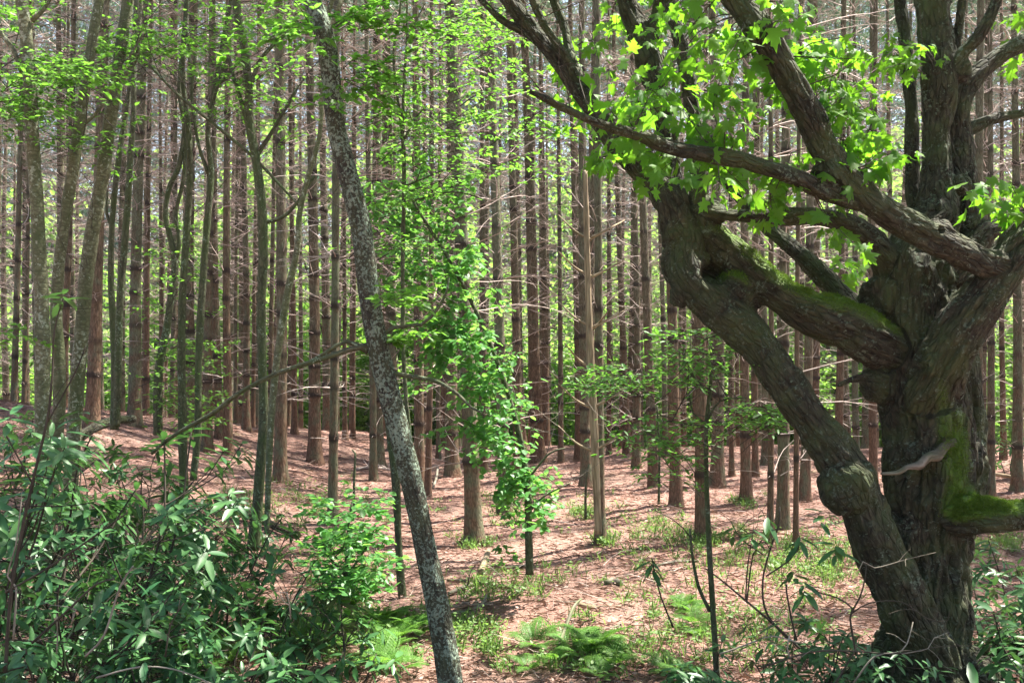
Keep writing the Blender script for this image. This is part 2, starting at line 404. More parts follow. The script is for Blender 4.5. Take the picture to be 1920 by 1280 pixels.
# ------------------------------------------------------------------ pines: eight patterns of trunk, bare lower crown and live crown
PINE_H = 20.0
def pine_variant(seed, dens=1.0):
    rng = random.Random(seed)
    whorls = []
    z = rng.uniform(.9, 1.4)
    while z < PINE_H - .6:
        whorls.append(z); z += rng.uniform(.42, .78)
    ring = {round(w, 4): rng.choice((.15, .4, .7, 1, 1)) for w in whorls}
    # trunk of unit base radius .15
    def rad(z): return .15 * (1 - z / (PINE_H + 1)) ** .9 + .075 * math.exp(-z / .22) + .02 * math.exp(-z / .8)
    zs = set(np.arange(-.4, PINE_H, .30)); 
    for w in whorls: zs.update((w - .07, w - .02, w + .03, w + .08))
    zs.update((0, .08, .16))
    zs = sorted(zs)
    sides = 14
    ang = np.arange(sides) / sides * 2 * math.pi
    bx, by, ph = rng.uniform(-.08, .08), rng.uniform(-.08, .08), rng.uniform(0, 6)
    def centre(z): return np.array([bx * math.sin(z * .35 + ph), by * math.sin(z * .28 + ph * 2), 0]) * min(1, max(z, 0) / 3) 
    vs, at = [], []
    for z in zs:
        wn = min(whorls, key=lambda w: abs(z - w - .01)); dw = abs(z - wn - .01); rk_ = ring[round(wn, 4)]
        b = 1 + .20 * rk_ * max(0, 1 - dw / .07); r = rad(max(z, 0)) * b
        root = .10 * math.exp(-max(z, 0) / .15)
        c = centre(z)
        for a in ang:
            k = 1 + .06 * noise.noise(Vector((math.cos(a) * 2 + seed, math.sin(a) * 2, z * 1.5))) + root * (math.sin(a * 5 + seed) + .6 * math.sin(a * 3 + 1))
            vs.append((c[0] + r * k * math.cos(a), c[1] + r * k * math.sin(a), z)); at.append(min(1, 1.6 * max(0, 1 - dw / .085)) * (.95 if z < 12 else .3) * rk_)
    n = len(zs); i = np.arange(n - 1)[:, None] * sides; j = np.arange(sides)[None]; j2 = (j + 1) % sides
    tr = Acc(); tr.add(vs, np.stack([i + j, i + j2, i + sides + j2, i + sides + j], -1).reshape(-1, 4), at=np.array(at))
    # bare lower crown
    segs = []
    for w in whorls:
        if w > 11.2: break
        low = w < 3.2; dz = dens * (1.2 if w > 5.2 else .65)
        n = rng.randint(2, 4) if low else rng.randint(3, 6) + (dens > 1)
        a0 = rng.uniform(0, 6.28)
        for k in range(n):
            if rng.random() < (.35 if low else .12): 
                L = rng.uniform(.06, .3)
            else: L = rng.uniform(.35, 1.2) if low else rng.uniform(.7, 1.75)
            a = a0 + k * 6.28 / n + rng.uniform(-.35, .35); up = rng.uniform(.05, .6)
            d = np.array([math.cos(a), math.sin(a), up]); r = rad(w)
            m = 3 + int(L * 3.5)
            pts = wiggle(centre(w) + d * np.array([r, r, 0]) * .8 + [0, 0, w], d, L, m, .005 + .007 * min(1, L), .002, .10, rng.uniform(-.10, .05), rng)
            segs += segs_of(pts)
            for q in range(1, m):
                for sd in (-1, 1):
                    if rng.random() < (.36 if low else .42 * dz):
                        dd = unit(pts[q, :3] - pts[q - 1, :3]); side = np.cross(dd, [0, 0, 1]) * sd
                        td = dd * rng.uniform(.5, 1.1) + side * rng.uniform(.5, 1) + np.array([0, 0, rng.uniform(-.25, .35)])
                        tp = wiggle(pts[q, :3], td, rng.uniform(.15, .62) * (1 - .5 * q / m), 3, .003, .0014, .2, 0, rng)
                        segs += segs_of(tp)
                        if rng.random() < .30 * dz:
                            td2 = unit(tp[2, :3] - tp[1, :3]) + np.array([rng.uniform(-.8, .8), rng.uniform(-.8, .8), rng.uniform(-.5, .5)])
                            segs += segs_of(wiggle(tp[1, :3], td2, rng.uniform(.1, .28), 2, .0024, .0013, .2, 0, rng))
    br = Acc(); tubes3(br, segs)
    # live crown
    nd = Acc(); bs = []
    pos, ax, sz = [], [], []
    for w in whorls:
        if w < 12.0: continue
        n = rng.randint(4, 6); a0 = rng.uniform(0, 6.28)
        f = (w - 12.0) / (PINE_H - 12.0)
        for k in range(n):
            if rng.random() < .5: continue
            a = a0 + k * 6.28 / n + rng.uniform(-.3, .3)
            L = (2.3 * (1 - f) ** .8 + .35) * rng.uniform(.6, 1.1)
            pts = wiggle(centre(w) + [0, 0, w], np.array([math.cos(a), math.sin(a), rng.uniform(.05, .55)]), L, 6, .018, .006, .08, .03, rng)
            bs += segs_of(pts)
            for q in range(2, 7):
                for _ in range(rng.randint(2, 4)):
                    dd = unit(pts[q, :3] - pts[q - 1, :3]) + np.array([rng.uniform(-1, 1), rng.uniform(-1, 1), rng.uniform(-.2, .7)])
                    e = pts[q, :3] + unit(dd) * rng.uniform(.08, .42)
                    bs.append((pts[q, :3], e, .004, .003))
                    for _n in range(9):
                        pos.append(e - unit(dd) * rng.uniform(0, .1)); ax.append(unit(dd) * .7 + np.array([rng.gauss(0, .7), rng.gauss(0, .7), rng.gauss(0, .7)])); sz.append(rng.uniform(.13, .22))
    pos, ax, sz = np.array(pos), np.array(ax), np.array(sz)
    leaves(nd, DIAMOND, pos, ax, rand_dir(len(pos)), sz, .36)
    tubes3(br, bs)
    return tr.mesh('pine_trunk', M['pine']), br.mesh('pine_bare_crown', M['dead_twig']), nd.mesh('pine_crown', M['needle'])
PV = [pine_variant(100 + k) for k in range(8)] + [pine_variant(120 + k, 1.75) for k in range(6)]
# trunk mesh carries no material variation of its own: the bark material offsets its pattern per tree

SUN_AZ, SUN_EL = R(60), R(63)         # ahead of the camera and to its right
SUN_POOLS = [(0, 14.5, 1.6), (1.0, 14.7, 1.5), (2.5, 17.5, 1.6), (4.2, 18, 1.6), (.6, 18.3, 1.2), (-1.2, 13, 1.0), (-2.8, 17, 1.3), (3.4, 12.3, 1.1), (-3.6, 20, 1.3), (1.8, 21, 1.2), (5.4, 15, 1.1), (-.6, 10.2, .8), (-2.2, 9.3, .9), (-.2, 5.7, 1.8), (.8, 6.0, 1.5), (-1.3, 10, 1.1), (-2.9, 8.2, 1.3)]  # floor spots to be sunlit; crowns that would shade them are shrunk
def pine(loc, r, h, label, group, k, lean=(0, 0), name='pine_tree', density=1.0):
    t = thing(name, label, 'pine tree', loc, group)
    tr, br, nd = PV[k % 8] if loc[1] < 24.5 else PV[8 + k % 6]
    s = r / .15
    t.rotation_euler = (lean[1], lean[0], 0)
    a = RNG.uniform(0, 6.28)
    # crowns are broad in clumps and pinched elsewhere, which leaves the holes the sun comes through
    f = noise.noise(Vector((loc[0] * .19 + 3, loc[1] * .19, 1.7))); c = float(np.clip(.86 + 1.3 * f, .30, 1.4)) * (.6 if loc[1] > 29 else 1)
    k1, k2 = math.sin(SUN_AZ) / math.tan(SUN_EL), math.cos(SUN_AZ) / math.tan(SUN_EL)
    bw = 1.0
    for gx_, gy_, gr in SUN_POOLS:        # crowns shrunk on the sun's path, shaped so sun pools reach the floor
        if math.hypot(loc[0] - 16 * k1 - gx_, loc[1] - 16 * k2 - gy_) < gr + .9: c = min(c, .22)
        if math.hypot(loc[0] - 7 * k1 - gx_, loc[1] - 7 * k2 - gy_) < gr + .5: bw = .42
    for nm, me, sc in (('trunk', tr, (s, s, h / PINE_H)), ('bare_crown', br, (bw, bw, h / PINE_H)), ('crown', nd, (c, c, h / PINE_H))):
        o = link(nm, me, t); o.rotation_euler.z = a; o.scale = sc
    return t

# traced pines: base pixel, pixel x where the trunk meets the top edge of the photo, width in pixels, label, forced depth
PINES = [
 (172, 828, 200, 27, 'reddish pine trunk with thick knots between the two pale leaning trunks', 17),
 (117, 850, 142, 14, 'thin pine lit along its right edge just right of the big pale trunk', 19),
 (25, 800, 45, 13, 'thin knobbly pine left of the big pale trunk at the left edge', 20),
 (43, 790, 60, 10, 'orange-tinged slim pine hugging the left of the big pale trunk', 22),
 (252, 797, 268, 25, 'stout pine behind the dark forked saplings with ragged bark rings', None),
 (273, 800, 285, 13, 'slim reddish pine close on the right of the stout ringed pine', 21),
 (355, 812, 365, 26, 'wide grey-green pine behind the curvy forked sapling', None),
 (388, 845, 392, 19, 'reddish pine with a broken pale stub, its foot in the rhododendrons', None),
 (412, 822, 402, 16, 'grey pine with a bundle of dead twigs left of a straighter pine', None),
 (428, 850, 424, 17, 'straight grey pine with evenly spaced dark rings beside the sinuous tree', None),
 (442, 812, 446, 9, 'pencil-thin pine in the gap before the twin pines', 24),
 (462, 807, 455, 15, 'left one of two close thin pines, red at its foot', None),
 (474, 806, 484, 9, 'right and thinner one of two close thin pines', 25),
 (507, 850, 520, 11, 'bright-edged thin pine right of the sinuous mossy tree', 22),
 (525, 903, 522, 25, 'grey pine with dark knots crossed by the curved green sapling', None),
 (552, 813, 546, 12, 'thin red-footed pine beyond the drooping bare limb', None),
 (590, 866, 578, 25, 'flared reddish pine below the drooping bare limb', None),
 (623, 980, 632, 19, 'straight greenish pine just left of the leaning lichened trunk', None),
 (647, 823, 643, 10, 'left thin pine of a pair hugging the leaning trunk', None),
 (662, 821, 664, 9, 'right thin pine of a pair hugging the leaning trunk', None),
 (700, 900, 690, 15, 'short-looking reddish pine half hidden left of the leaning trunk', None),
 (740, 850, 722, 22, 'broad grey pine behind the middle of the leaning trunk', 24),
 (786, 918, 780, 22, 'reddish pine just right of the leaning trunk', None),
 (802, 930, 812, 13, 'narrow pine touching the right of another beside the leaning trunk', None),
 (822, 860, 824, 9, 'pencil-thin pine left of a broad red-footed pine', None),
 (848, 892, 838, 27, 'broad red-footed pine behind the pale twig', None),
 (890, 1022, 845, 35, 'largest pine of the needle floor, with a flared mossy foot', None),
 (907, 880, 905, 13, 'thin pine right behind the flared mossy-footed pine', None),
 (948, 962, 918, 25, 'grey pine rising out of the hanging vine leaves', None),
 (972, 900, 955, 20, 'pine with dark rings right beside the vine-wrapped stem', 22),
 (1010, 865, 975, 27, 'stout pine, its red foot on the crest right of the vine leaves', None),
 (1052, 866, 1046, 11, 'slim brown pine standing alone against the bright gap', None),
 (1086, 872, 1070, 17, 'dark pine left behind the bleached dead pole', 24),
 (1100, 912, 1090, 23, 'twiggy pine directly behind the bleached dead pole', None),
 (1126, 1020, 1118, 20, 'greenish pine in the open floor with moss at its foot', None),
 (1142, 875, 1140, 10, 'thin pine behind the twiggy ones near the bleached pole', 25),
 (1176, 876, 1150, 15, 'left one of two thin pines behind the layered sapling', 25),
 (1191, 872, 1185, 11, 'right one of two thin pines behind the layered sapling', 26),
 (1226, 912, 1190, 20, 'tall dark pine under the first maple leaves', None),
 (1268, 948, 1238, 23, 'pine passing behind the swollen elbow of the old tree', None),
 (1318, 1012, 1300, 27, 'straight brown pine just left of the thin black sapling stem', None),
 (1345, 912, 1338, 26, 'red-footed pine just right of the thin black sapling stem', None),
 (1372, 890, 1366, 10, 'thin red pine in the row left of the leaning lower stem', None),
 (1399, 942, 1400, 21, 'reddish pine with a grassy foot left of the leaning lower stem', None),
 (1416, 893, 1420, 13, 'narrow pine set back in the gap under the mossy bough', None),
 (1444, 1016, 1450, 13, 'thin grey pine in front of a thicker red one near the leaning stem', None),
 (1468, 992, 1480, 24, 'thick reddish pine near the leaning lower stem of the old tree', None),
 (1492, 1032, 1500, 11, 'slender lichened pine with a pale broken twig near the leaning stem', None),
 (1509, 938, 1525, 20, 'pine half hidden by the leaning lower stem', None),
 (1575, 880, 1580, 13, 'thin pine framed in the gap under the mossy bough', 25),
 (1606, 880, 1600, 14, 'pine framed between the mossy bough and the dead stub', 24),
 (1638, 920, 1640, 17, 'pine squeezed between the leaning stem and the main old trunk', None),
 (1833, 940, 1830, 24, 'first pine right of the old trunk', None),
 (1858, 935, 1862, 16, 'second pine right of the old trunk, thinner', None),
 (1882, 930, 1876, 12, 'thinnest of the pines at the right edge', 24),
 (1908, 940, 1898, 21, 'broad pine nearest the right edge', 19),
 (322, 815, 330, 12, 'thin pine seen through the curvy sapling', 23),
 (300, 812, 306, 10, 'faint thin pine left of the curvy sapling', 26),
 (222, 800, 232, 10, 'thin pine hidden behind the dark forked saplings', 24),
 (1248, 905, 1225, 12, 'thin shaded pine left behind the swollen elbow', 24),
]
placed = []
for n, (px, py, tx, wpx, lab, Y) in enumerate(PINES):
    if Y: 
        b = np.array([(px - 960) / F * Y, Y, 0]); b[2] = gz(b[0], Y)
    else: b = hit(px, py)
    Y = b[1]; r = wpx / 2 / F * Y * .90
    top = CAM_Z + 640 / F * Y
    lean = math.atan2((tx - px) / F * Y, top - b[2])
    h = float(RNG.uniform(17.5, 21))
    pine(b - [0, 0, .03], r, h, lab, 'pines of the plantation', n * 3 + n // 5, (lean, float(RNG.normal(0, .008))))
    placed.append((b[0], b[1]))
# the ranks behind: zones named by what stands before them
def zone(x, y):
    px = 960 + x / y * F
    for lim, lab in ((150, 'distant thin pine in the ranks beyond the pale leaning trunks'),
                     (480, 'distant thin pine in the ranks beyond the dark forked saplings'),
                     (700, 'distant thin pine in the ranks left of the leaning lichened trunk'),
                     (1000, 'distant thin pine in the ranks beyond the hanging vine leaves'),
                     (1280, 'distant thin pine in the ranks beyond the bleached dead pole'),
                     (1640, 'distant thin pine in the ranks under the limbs of the old tree')):
        if px < lim: return lab
    return 'distant thin pine in the ranks right of the old trunk'
cnt = 0; tries = 0
pix = []
while cnt < 104 and tries < 60000:
    tries += 1
    y = float(RNG.uniform(21, 35) if cnt < 80 else RNG.uniform(32, 38)); x = float(RNG.uniform(-.56, .56)) * y
    px = 960 + x / y * F
    if any((x - a) ** 2 + (y - b) ** 2 < 1.7 ** 2 for a, b in placed): continue
    if any(abs(px - q) < 5 for q in pix): continue
    placed.append((x, y)); pix.append(px); cnt += 1
    pine((x, y, gz(x, y) - .05), float(RNG.uniform(.07, .14)), float(RNG.uniform(17, 21)) + (2 if y > 35 else 0), zone(x, y), 'distant pines: ' + zone(x, y).split('ranks ')[1], int(RNG.integers(8)), (float(RNG.normal(0, .015)), float(RNG.normal(0, .01))))

# unseen pines added past the right edge, to shade the floor
cnt = 0; tries = 0
while cnt < 22 and tries < 20000:
    tries += 1
    y = float(RNG.uniform(9, 25)); x = .545 * y + 1.2 + float(RNG.uniform(0, 7.5))
    if any((x - a) ** 2 + (y - b) ** 2 < 1.8 ** 2 for a, b in placed): continue
    placed.append((x, y)); cnt += 1
    pine((x, y, gz(x, y) - .05), float(RNG.uniform(.09, .15)), float(RNG.uniform(17, 21)), 'unseen pine of the stand, added past the right edge to shade the floor', 'added shade pines past the right edge', int(RNG.integers(8)), (float(RNG.normal(0, .012)), float(RNG.normal(0, .01))))

# ------------------------------------------------------------------ sunlit broadleaf understorey beyond the pines
def understorey_variant(seed, H, n):
    rng = random.Random(seed); st = Acc(); lf = Acc(); segs = []; pos, ax, nm = [], [], []
    for s in range(rng.randint(2, 4)):
        tr = wiggle((rng.uniform(-.3, .3), rng.uniform(-.3, .3), -.3), (rng.uniform(-.25, .25), rng.uniform(-.25, .25), 1), H * rng.uniform(.75, 1), 10, .05, .012, .10, .05, rng)
        segs += segs_of(tr)
        for q in range(1, 11):
            for _ in range(3 if q > 2 else 5):
                a = rng.uniform(0, 6.28); L = rng.uniform(.6, 1.7)
                b = wiggle(tr[q, :3], (math.cos(a), math.sin(a), rng.uniform(-.1, .5)), L, 5, .012, .004, .15, -.02, rng)
                segs += segs_of(b)
                for p in range(1, 6):
                    for _k in range(n):
                        d = np.array([rng.gauss(0, 1), rng.gauss(0, 1), rng.gauss(0, .35)])
                        pos.append(b[p, :3] + d * .20); ax.append(d + np.array([0, 0, -.3])); nm.append((rng.gauss(0, .45), rng.gauss(0, .45), 1))
    tubes3(st, segs)
    leaves(lf, OVAL, np.array(pos), np.array(ax), np.array(nm), RNG.uniform(.13, .24, len(pos)), 1.3)
    return st.mesh('understorey_stems', M['dark_twig']), lf.mesh('understorey_leaves', M['far_leaf'])
UV = [understorey_variant(40 + k, H, 7) for k, H in enumerate((5.0, 6.5, 4.2, 8.0, 6.0))]
def understorey(x, y, k, s, label):
    t = thing('understorey_tree', label, 'tree', (x, y, gz(x, y)), 'broadleaf trees beyond the pines')
    t.rotation_euler.z = RNG.uniform(0, 6.28); t.scale = (s * 1.25, s * 1.25, s * float(RNG.uniform(1.35, 1.9)))
    link('trunk', UV[k][0], t); link('crown', UV[k][1], t)
spots = []
for row, (y, n) in enumerate(((40, 13), (46, 15), (53, 16))):
    for k in range(n):
        x = (-.60 + 1.2 * (k + .5) / n + RNG.uniform(-.02, .02)) * y
        yy = y + RNG.uniform(-2.5, 2.5)
        understorey(float(x), float(yy), (k * 2 + row) % 5, float(RNG.uniform(.85, 1.35)) * (1 + .15 * row), zone(x, yy).replace('distant thin pine in the ranks', 'sunlit green understorey tree far'))
# low sunlit brush right behind the crest
for k in range(34):
    y = float(RNG.uniform(36, 42)); x = (-.52 + 1.04 * (k + .5) / 34 + float(RNG.uniform(-.012, .012))) * y
    t = thing('understorey_bush', zone(x, y).replace('distant thin pine in the ranks', 'low lime-green bush lit by sun'), 'bush', (x, y, gz(x, y)), 'low bushes behind the crest')
    t.rotation_euler.z = RNG.uniform(0, 6.28); s_ = float(RNG.uniform(.6, .95)); t.scale = (s_ * 1.15, s_ * 1.15, s_ * float(RNG.uniform(.9, 1.4)))
    link('stem', UV[k % 5][0], t); link('crown', UV[k % 5][1], t)
# far wood closing the view: one leafy mass nobody could count
fw = Acc(); n = 42000
x = RNG.uniform(-60, 60, n); y = RNG.uniform(95, 120, n)
hmax = 15 + 4 * np.sin(x * .21) + 3 * np.sin(x * .53 + 1)
cl = RNG.integers(0, 420, n); cx, cy, cz = RNG.uniform(-76, 76, 420), RNG.uniform(95, 120, 420), RNG.uniform(0, 1, 420) ** .9
pos = np.stack([cx[cl] + RNG.normal(0, 1.3, n), cy[cl] + RNG.normal(0, 1.2, n), np.zeros(n)], -1)
hm = 19 + 4 * np.sin(pos[:, 0] * .21) + 3 * np.sin(pos[:, 0] * .53 + 1)
pos[:, 2] = -9 + (hm + 9) * cz[cl] + RNG.normal(0, .9, n)
leaves(fw, OVAL, pos, rand_dir(n), rand_dir(n) + [0, 0, .8], RNG.uniform(.35, .7, n), 1.2)
o = link('far_woods', fw.mesh('far_woods', M['far_leaf'])); tag(o, kind='stuff')

# tall pine tops beyond, again one mass
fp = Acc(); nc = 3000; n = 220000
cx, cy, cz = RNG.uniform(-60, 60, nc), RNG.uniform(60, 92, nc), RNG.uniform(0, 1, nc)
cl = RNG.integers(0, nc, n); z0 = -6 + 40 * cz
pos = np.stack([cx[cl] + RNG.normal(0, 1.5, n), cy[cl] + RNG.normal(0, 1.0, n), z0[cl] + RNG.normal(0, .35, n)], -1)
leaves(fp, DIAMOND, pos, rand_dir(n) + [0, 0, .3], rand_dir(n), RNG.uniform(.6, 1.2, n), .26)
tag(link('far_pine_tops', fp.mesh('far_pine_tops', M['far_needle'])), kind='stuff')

# the tangle of bare pine twigs at that distance: no single one can be told apart
n = 120000
a = np.stack([RNG.uniform(-50, 50, n), RNG.uniform(64, 80, n), RNG.uniform(-3, 32, n)], -1)
d = unit(np.stack([RNG.normal(0, 1, n), RNG.normal(0, 1, n), RNG.normal(.25, .45, n)], -1)) * RNG.uniform(.6, 1.9, n)[:, None]
fq = Acc(); tubes3(fq, [(a[k], a[k] + d[k], .022, .010) for k in range(n)])
tag(link('far_twig_tangle', fq.mesh('far_twig_tangle', M['far_twig'])), kind='stuff')

# ------------------------------------------------------------------ camera, sun, sky
cam = bpy.data.cameras.new('camera'); cam.sensor_width = 36; cam.lens = F / 1920 * 36
cam.clip_start = .05; cam.clip_end = 2000
co = bpy.data.objects.new('camera', cam); COL.objects.link(co)
co.location = (0, 0, CAM_Z); co.rotation_euler = (R(90), 0, 0); scene.camera = co

S = Vector((math.sin(SUN_AZ) * math.cos(SUN_EL), math.cos(SUN_AZ) * math.cos(SUN_EL), math.sin(SUN_EL)))
sl = bpy.data.lights.new('sun', 'SUN'); sl.energy = 5.0; sl.angle = R(.53); sl.color = (1, .94, .84)
so = bpy.data.objects.new('sun', sl); COL.objects.link(so); so.location = (20, 40, 60)
so.rotation_euler = S.to_track_quat('Z', 'Y').to_euler()
w = bpy.data.worlds.new('World'); scene.world = w; w.use_nodes = True
nt = w.node_tree; bg = nt.nodes['Background']
sky = nt.nodes.new('ShaderNodeTexSky'); sky.sky_type = 'NISHITA'; sky.sun_disc = False
sky.sun_elevation = SUN_EL; sky.sun_rotation = SUN_AZ; sky.air_density = 1.2; sky.dust_density = 2.5; sky.ozone_density = 1.0
nt.links.new(sky.outputs[0], bg.inputs[0]); bg.inputs[1].default_value = .068
vs = scene.view_settings; vs.view_transform = 'Standard'; vs.look = 'None'; vs.gamma = 1; vs.exposure = 2.45
HAZE = 0.00025
hb = Acc(); X0, X1, Y0_, Y1, Z0, Z1 = -320, 320, -80, 420, -20, 48
hb.add([(X0, Y0_, Z0), (X1, Y0_, Z0), (X1, Y1, Z0), (X0, Y1, Z0), (X0, Y0_, Z1), (X1, Y0_, Z1), (X1, Y1, Z1), (X0, Y1, Z1)], [np.array([(0, 3, 2, 1), (4, 5, 6, 7), (0, 1, 5, 4), (1, 2, 6, 5), (2, 3, 7, 6), (3, 0, 4, 7)])])
hm_ = bpy.data.materials.new('haze'); hm_.use_nodes = True; ht = hm_.node_tree; ht.nodes.clear()
ho = ht.nodes.new('ShaderNodeOutputMaterial'); hv = ht.nodes.new('ShaderNodeVolumePrincipled')
hv.inputs['Color'].default_value = (.90, .96, .95, 1); hv.inputs['Density'].default_value = HAZE; hv.inputs['Anisotropy'].default_value = .3
ht.links.new(hv.outputs[0], ho.inputs['Volume'])
if HAZE: tag(link('haze', hb.mesh('haze', hm_, smooth=False)), kind='stuff')
cy = scene.cycles; cy.volume_bounces = 0
cy.max_bounces = 7; cy.diffuse_bounces = 4; cy.glossy_bounces = 2; cy.transmission_bounces = 4; cy.transparent_max_bounces = 4
cy.caustics_reflective = False; cy.caustics_refractive = False; cy.sample_clamp_indirect = 8
cy.use_denoising = True
# ------------------------------------------------------------------ the old tree: one remeshed wood surface, split into trunk and limbs
def path(Y, *pts):
    """pts: (px, py, half width px[, dY])"""
    out = []
    for p in pts:
        y = Y + (p[3] if len(p) > 3 else 0)
        q = P(p[0], p[1], y); out.append((q[0], q[1], q[2], p[2] / F * y))
    return np.array(out)
Y0 = 7.6
LIMBS = [
 ('trunk', path(Y0, (1728, 1400, 104), (1736, 1310, 90), (1744, 1200, 80), (1745, 1080, 72), (1740, 950, 80), (1740, 820, 88), (1722, 700, 80), (1714, 600, 76), (1716, 510, 72, .05), (1736, 450, 62, .1), (1758, 400, 44, .12), (1760, 320, 30, .15), (1759, 250, 27, .15), (1763, 190, 31, .15), (1764, 140, 32, .15), (1757, 60, 33, .2), (1753, 0, 34, .2), (1750, -160, 30, .3), (1740, -330, 22, .4))),
 ('limb', path(Y0, (1745, 1330, 66, -.05), (1738, 1230, 62, -.25), (1700, 1140, 55, -.36), (1664, 1060, 52, -.40), (1630, 980, 51, -.42), (1602, 910, 50, -.42), (1572, 860, 52, -.42), (1520, 790, 47, -.4), (1462, 705, 43, -.36), (1412, 630, 42, -.3), (1345, 575, 46, -.2), (1295, 520, 45, -.12), (1285, 455, 48, 0), (1262, 385, 40, .05), (1240, 360, 36, .1), (1180, 295, 27, .15), (1108, 200, 21, .2), (1062, 130, 21, .25), (1003, 62, 18, .3), (955, 0, 17, .3), (905, -80, 15, .4), (860, -190, 10, .5))),
 ('limb', path(Y0, (1690, 660, 46, -.05), (1640, 640, 50, -.16), (1590, 612, 47, -.2), (1520, 585, 42, -.2), (1440, 540, 37, -.15), (1375, 480, 36, -.05), (1325, 440, 36, 0), (1300, 400, 30, .03))),
 ('limb', path(Y0, (1730, 760, 60, -.12), (1762, 690, 62, -.32), (1805, 610, 56, -.45), (1860, 535, 48, -.52), (1915, 460, 45, -.55), (1990, 380, 41, -.6), (2080, 280, 36, -.6), (2180, 120, 30, -.6))),
 ('limb', path(Y0, (1890, 500, 38, -.55), (1840, 492, 38, -.62), (1780, 462, 37, -.7), (1700, 420, 37, -.8), (1625, 372, 36, -.85), (1560, 300, 37, -.9), (1505, 195, 34, -.95), (1445, 85, 32, -1.0), (1382, 0, 31, -1.0), (1325, -90, 28, -1.0), (1270, -220, 20, -1.0))),
 ('limb', path(Y0, (1610, 380, 20, -.85), (1555, 362, 22, -.92), (1475, 326, 20, -1.05), (1385, 299, 19, -1.15), (1272, 281, 18, -1.3), (1200, 255, 15, -1.4), (1130, 236, 12, -1.5), (1060, 205, 10, -1.6), (992, 171, 6, -1.7))),
 ('limb', path(Y0, (1690, 590, 44, .05), (1660, 490, 36, .0), (1610, 432, 25, -.1), (1540, 408, 19, -.2), (1450, 408, 18, -.2), (1345, 400, 14, -.1), (1300, 392, 10, -.05))),
 ('limb', path(Y0, (1690, 650, 30, .5), (1600, 580, 28, .85), (1545, 520, 25, .95), (1490, 468, 20, 1.0), (1432, 420, 16, 1.1), (1385, 368, 13, 1.2), (1330, 300, 11, 1.3), (1290, 200, 9, 1.4))),
 ('limb', path(Y0, (1830, 470, 30, .2), (1815, 400, 28, .25), (1803, 300, 26, .3), (1803, 190, 23, .3), (1852, 122, 18, .35), (1930, 76, 16, .4), (2010, 40, 13, .45))),
 ('limb', path(Y0, (1775, 530, 40, .12), (1830, 450, 30, .18), (1880, 420, 20, .2), (1960, 390, 14, .25))),
 ('limb', path(Y0, (1780, 140, 16, .1), (1805, 100, 14, .05), (1842, 58, 13, 0), (1872, -10, 13, 0), (1890, -110, 10, 0))),
 ('limb', path(Y0, (1790, 115, 12, .2), (1800, 40, 9, .2), (1808, -40, 8, .2))),
 ('limb', path(Y0, (1805, 250, 14, .3), (1850, 228, 12, .35), (1900, 216, 10, .4), (1960, 205, 8, .45))),
 ('limb', path(Y0, (1725, 480, 22, .35), (1712, 340, 16, .45), (1708, 200, 15, .5), (1698, 90, 14, .55), (1685, -20, 12, .6), (1670, -120, 9, .6))),
 ('limb', path(Y0, (1308, 440, 30, .0), (1312, 350, 20, .0), (1302, 240, 18, .05), (1285, 120, 16, .1), (1262, 20, 15, .15), (1245, -90, 12, .2))),
 ('limb', path(Y0, (1262, 385, 26, .15), (1258, 290, 22, .2), (1240, 190, 24, .25), (1216, 98, 28, .3), (1185, 30, 24, .35), (1160, -50, 21, .4), (1120, -170, 15, .4))),
 ('limb', path(Y0, (1218, 110, 18, .3), (1228, 60, 18, .3), (1240, 0, 16, .3), (1252, -90, 13, .3))),
 ('limb', path(Y0, (1030, 98, 11, .28), (990, 66, 9, .3), (940, 37, 9, .3), (903, 0, 8, .3), (850, -60, 6, .3))),
 ('limb', path(Y0, (1085, 160, 11, .2), (1060, 105, 9, .15), (1020, 45, 8, .1), (1000, 0, 8, .1), (980, -60, 6, .1))),
 ('limb', path(Y0, (1098, 185, 12, .25), (1072, 112, 11, .4), (1058, 50, 10, .5), (1036, 0, 10, .5), (1020, -80, 8, .5))),
 ('limb', path(Y0, (1750, 965, 50, -.1), (1800, 968, 42, -.25), (1850, 966, 36, -.35), (1905, 966, 31, -.4), (1985, 955, 27, -.5), (2080, 930, 22, -.5))),
 ('limb', path(Y0, (1790, 1060, 26, .2), (1802, 960, 34, .3), (1808, 850, 38, .34), (1806, 740, 32, .36), (1792, 640, 30, .34), (1782, 540, 28, .3), (1790, 470, 22, .3), (1800, 410, 18, .3))),
 ('dead_stub', path(Y0, (1770, 880, 10, -.05), (1788, 840, 7, -.24), (1784, 828, 9, -.30), (1768, 838, 9, -.33), (1757, 852, 10, -.35), (1738, 856, 7, -.37), (1722, 872, 8, -.38), (1700, 876, 5, -.40), (1684, 886, 5, -.41), (1650, 887, 3, -.42))),
 ('limb', path(Y0, (1668, 730, 26, -.05), (1640, 712, 17, -.1), (1605, 710, 8, -.15), (1570, 722, 5, -.2))),
]
SLIM = [.88, .79, .85, .77, .73, .76, .80, .74, .80] + [.82] * 11 + [.82, 1, 1, .8]
LIMBS = [(nm, pts * np.array([1, 1, 1, k])) for (nm, pts), k in zip(LIMBS, SLIM)]
body = Acc()
samples = []
for k, (nm, pts) in enumerate(LIMBS):
    s = tube(body, pts, 20, .035, cap=True); samples.append(s)
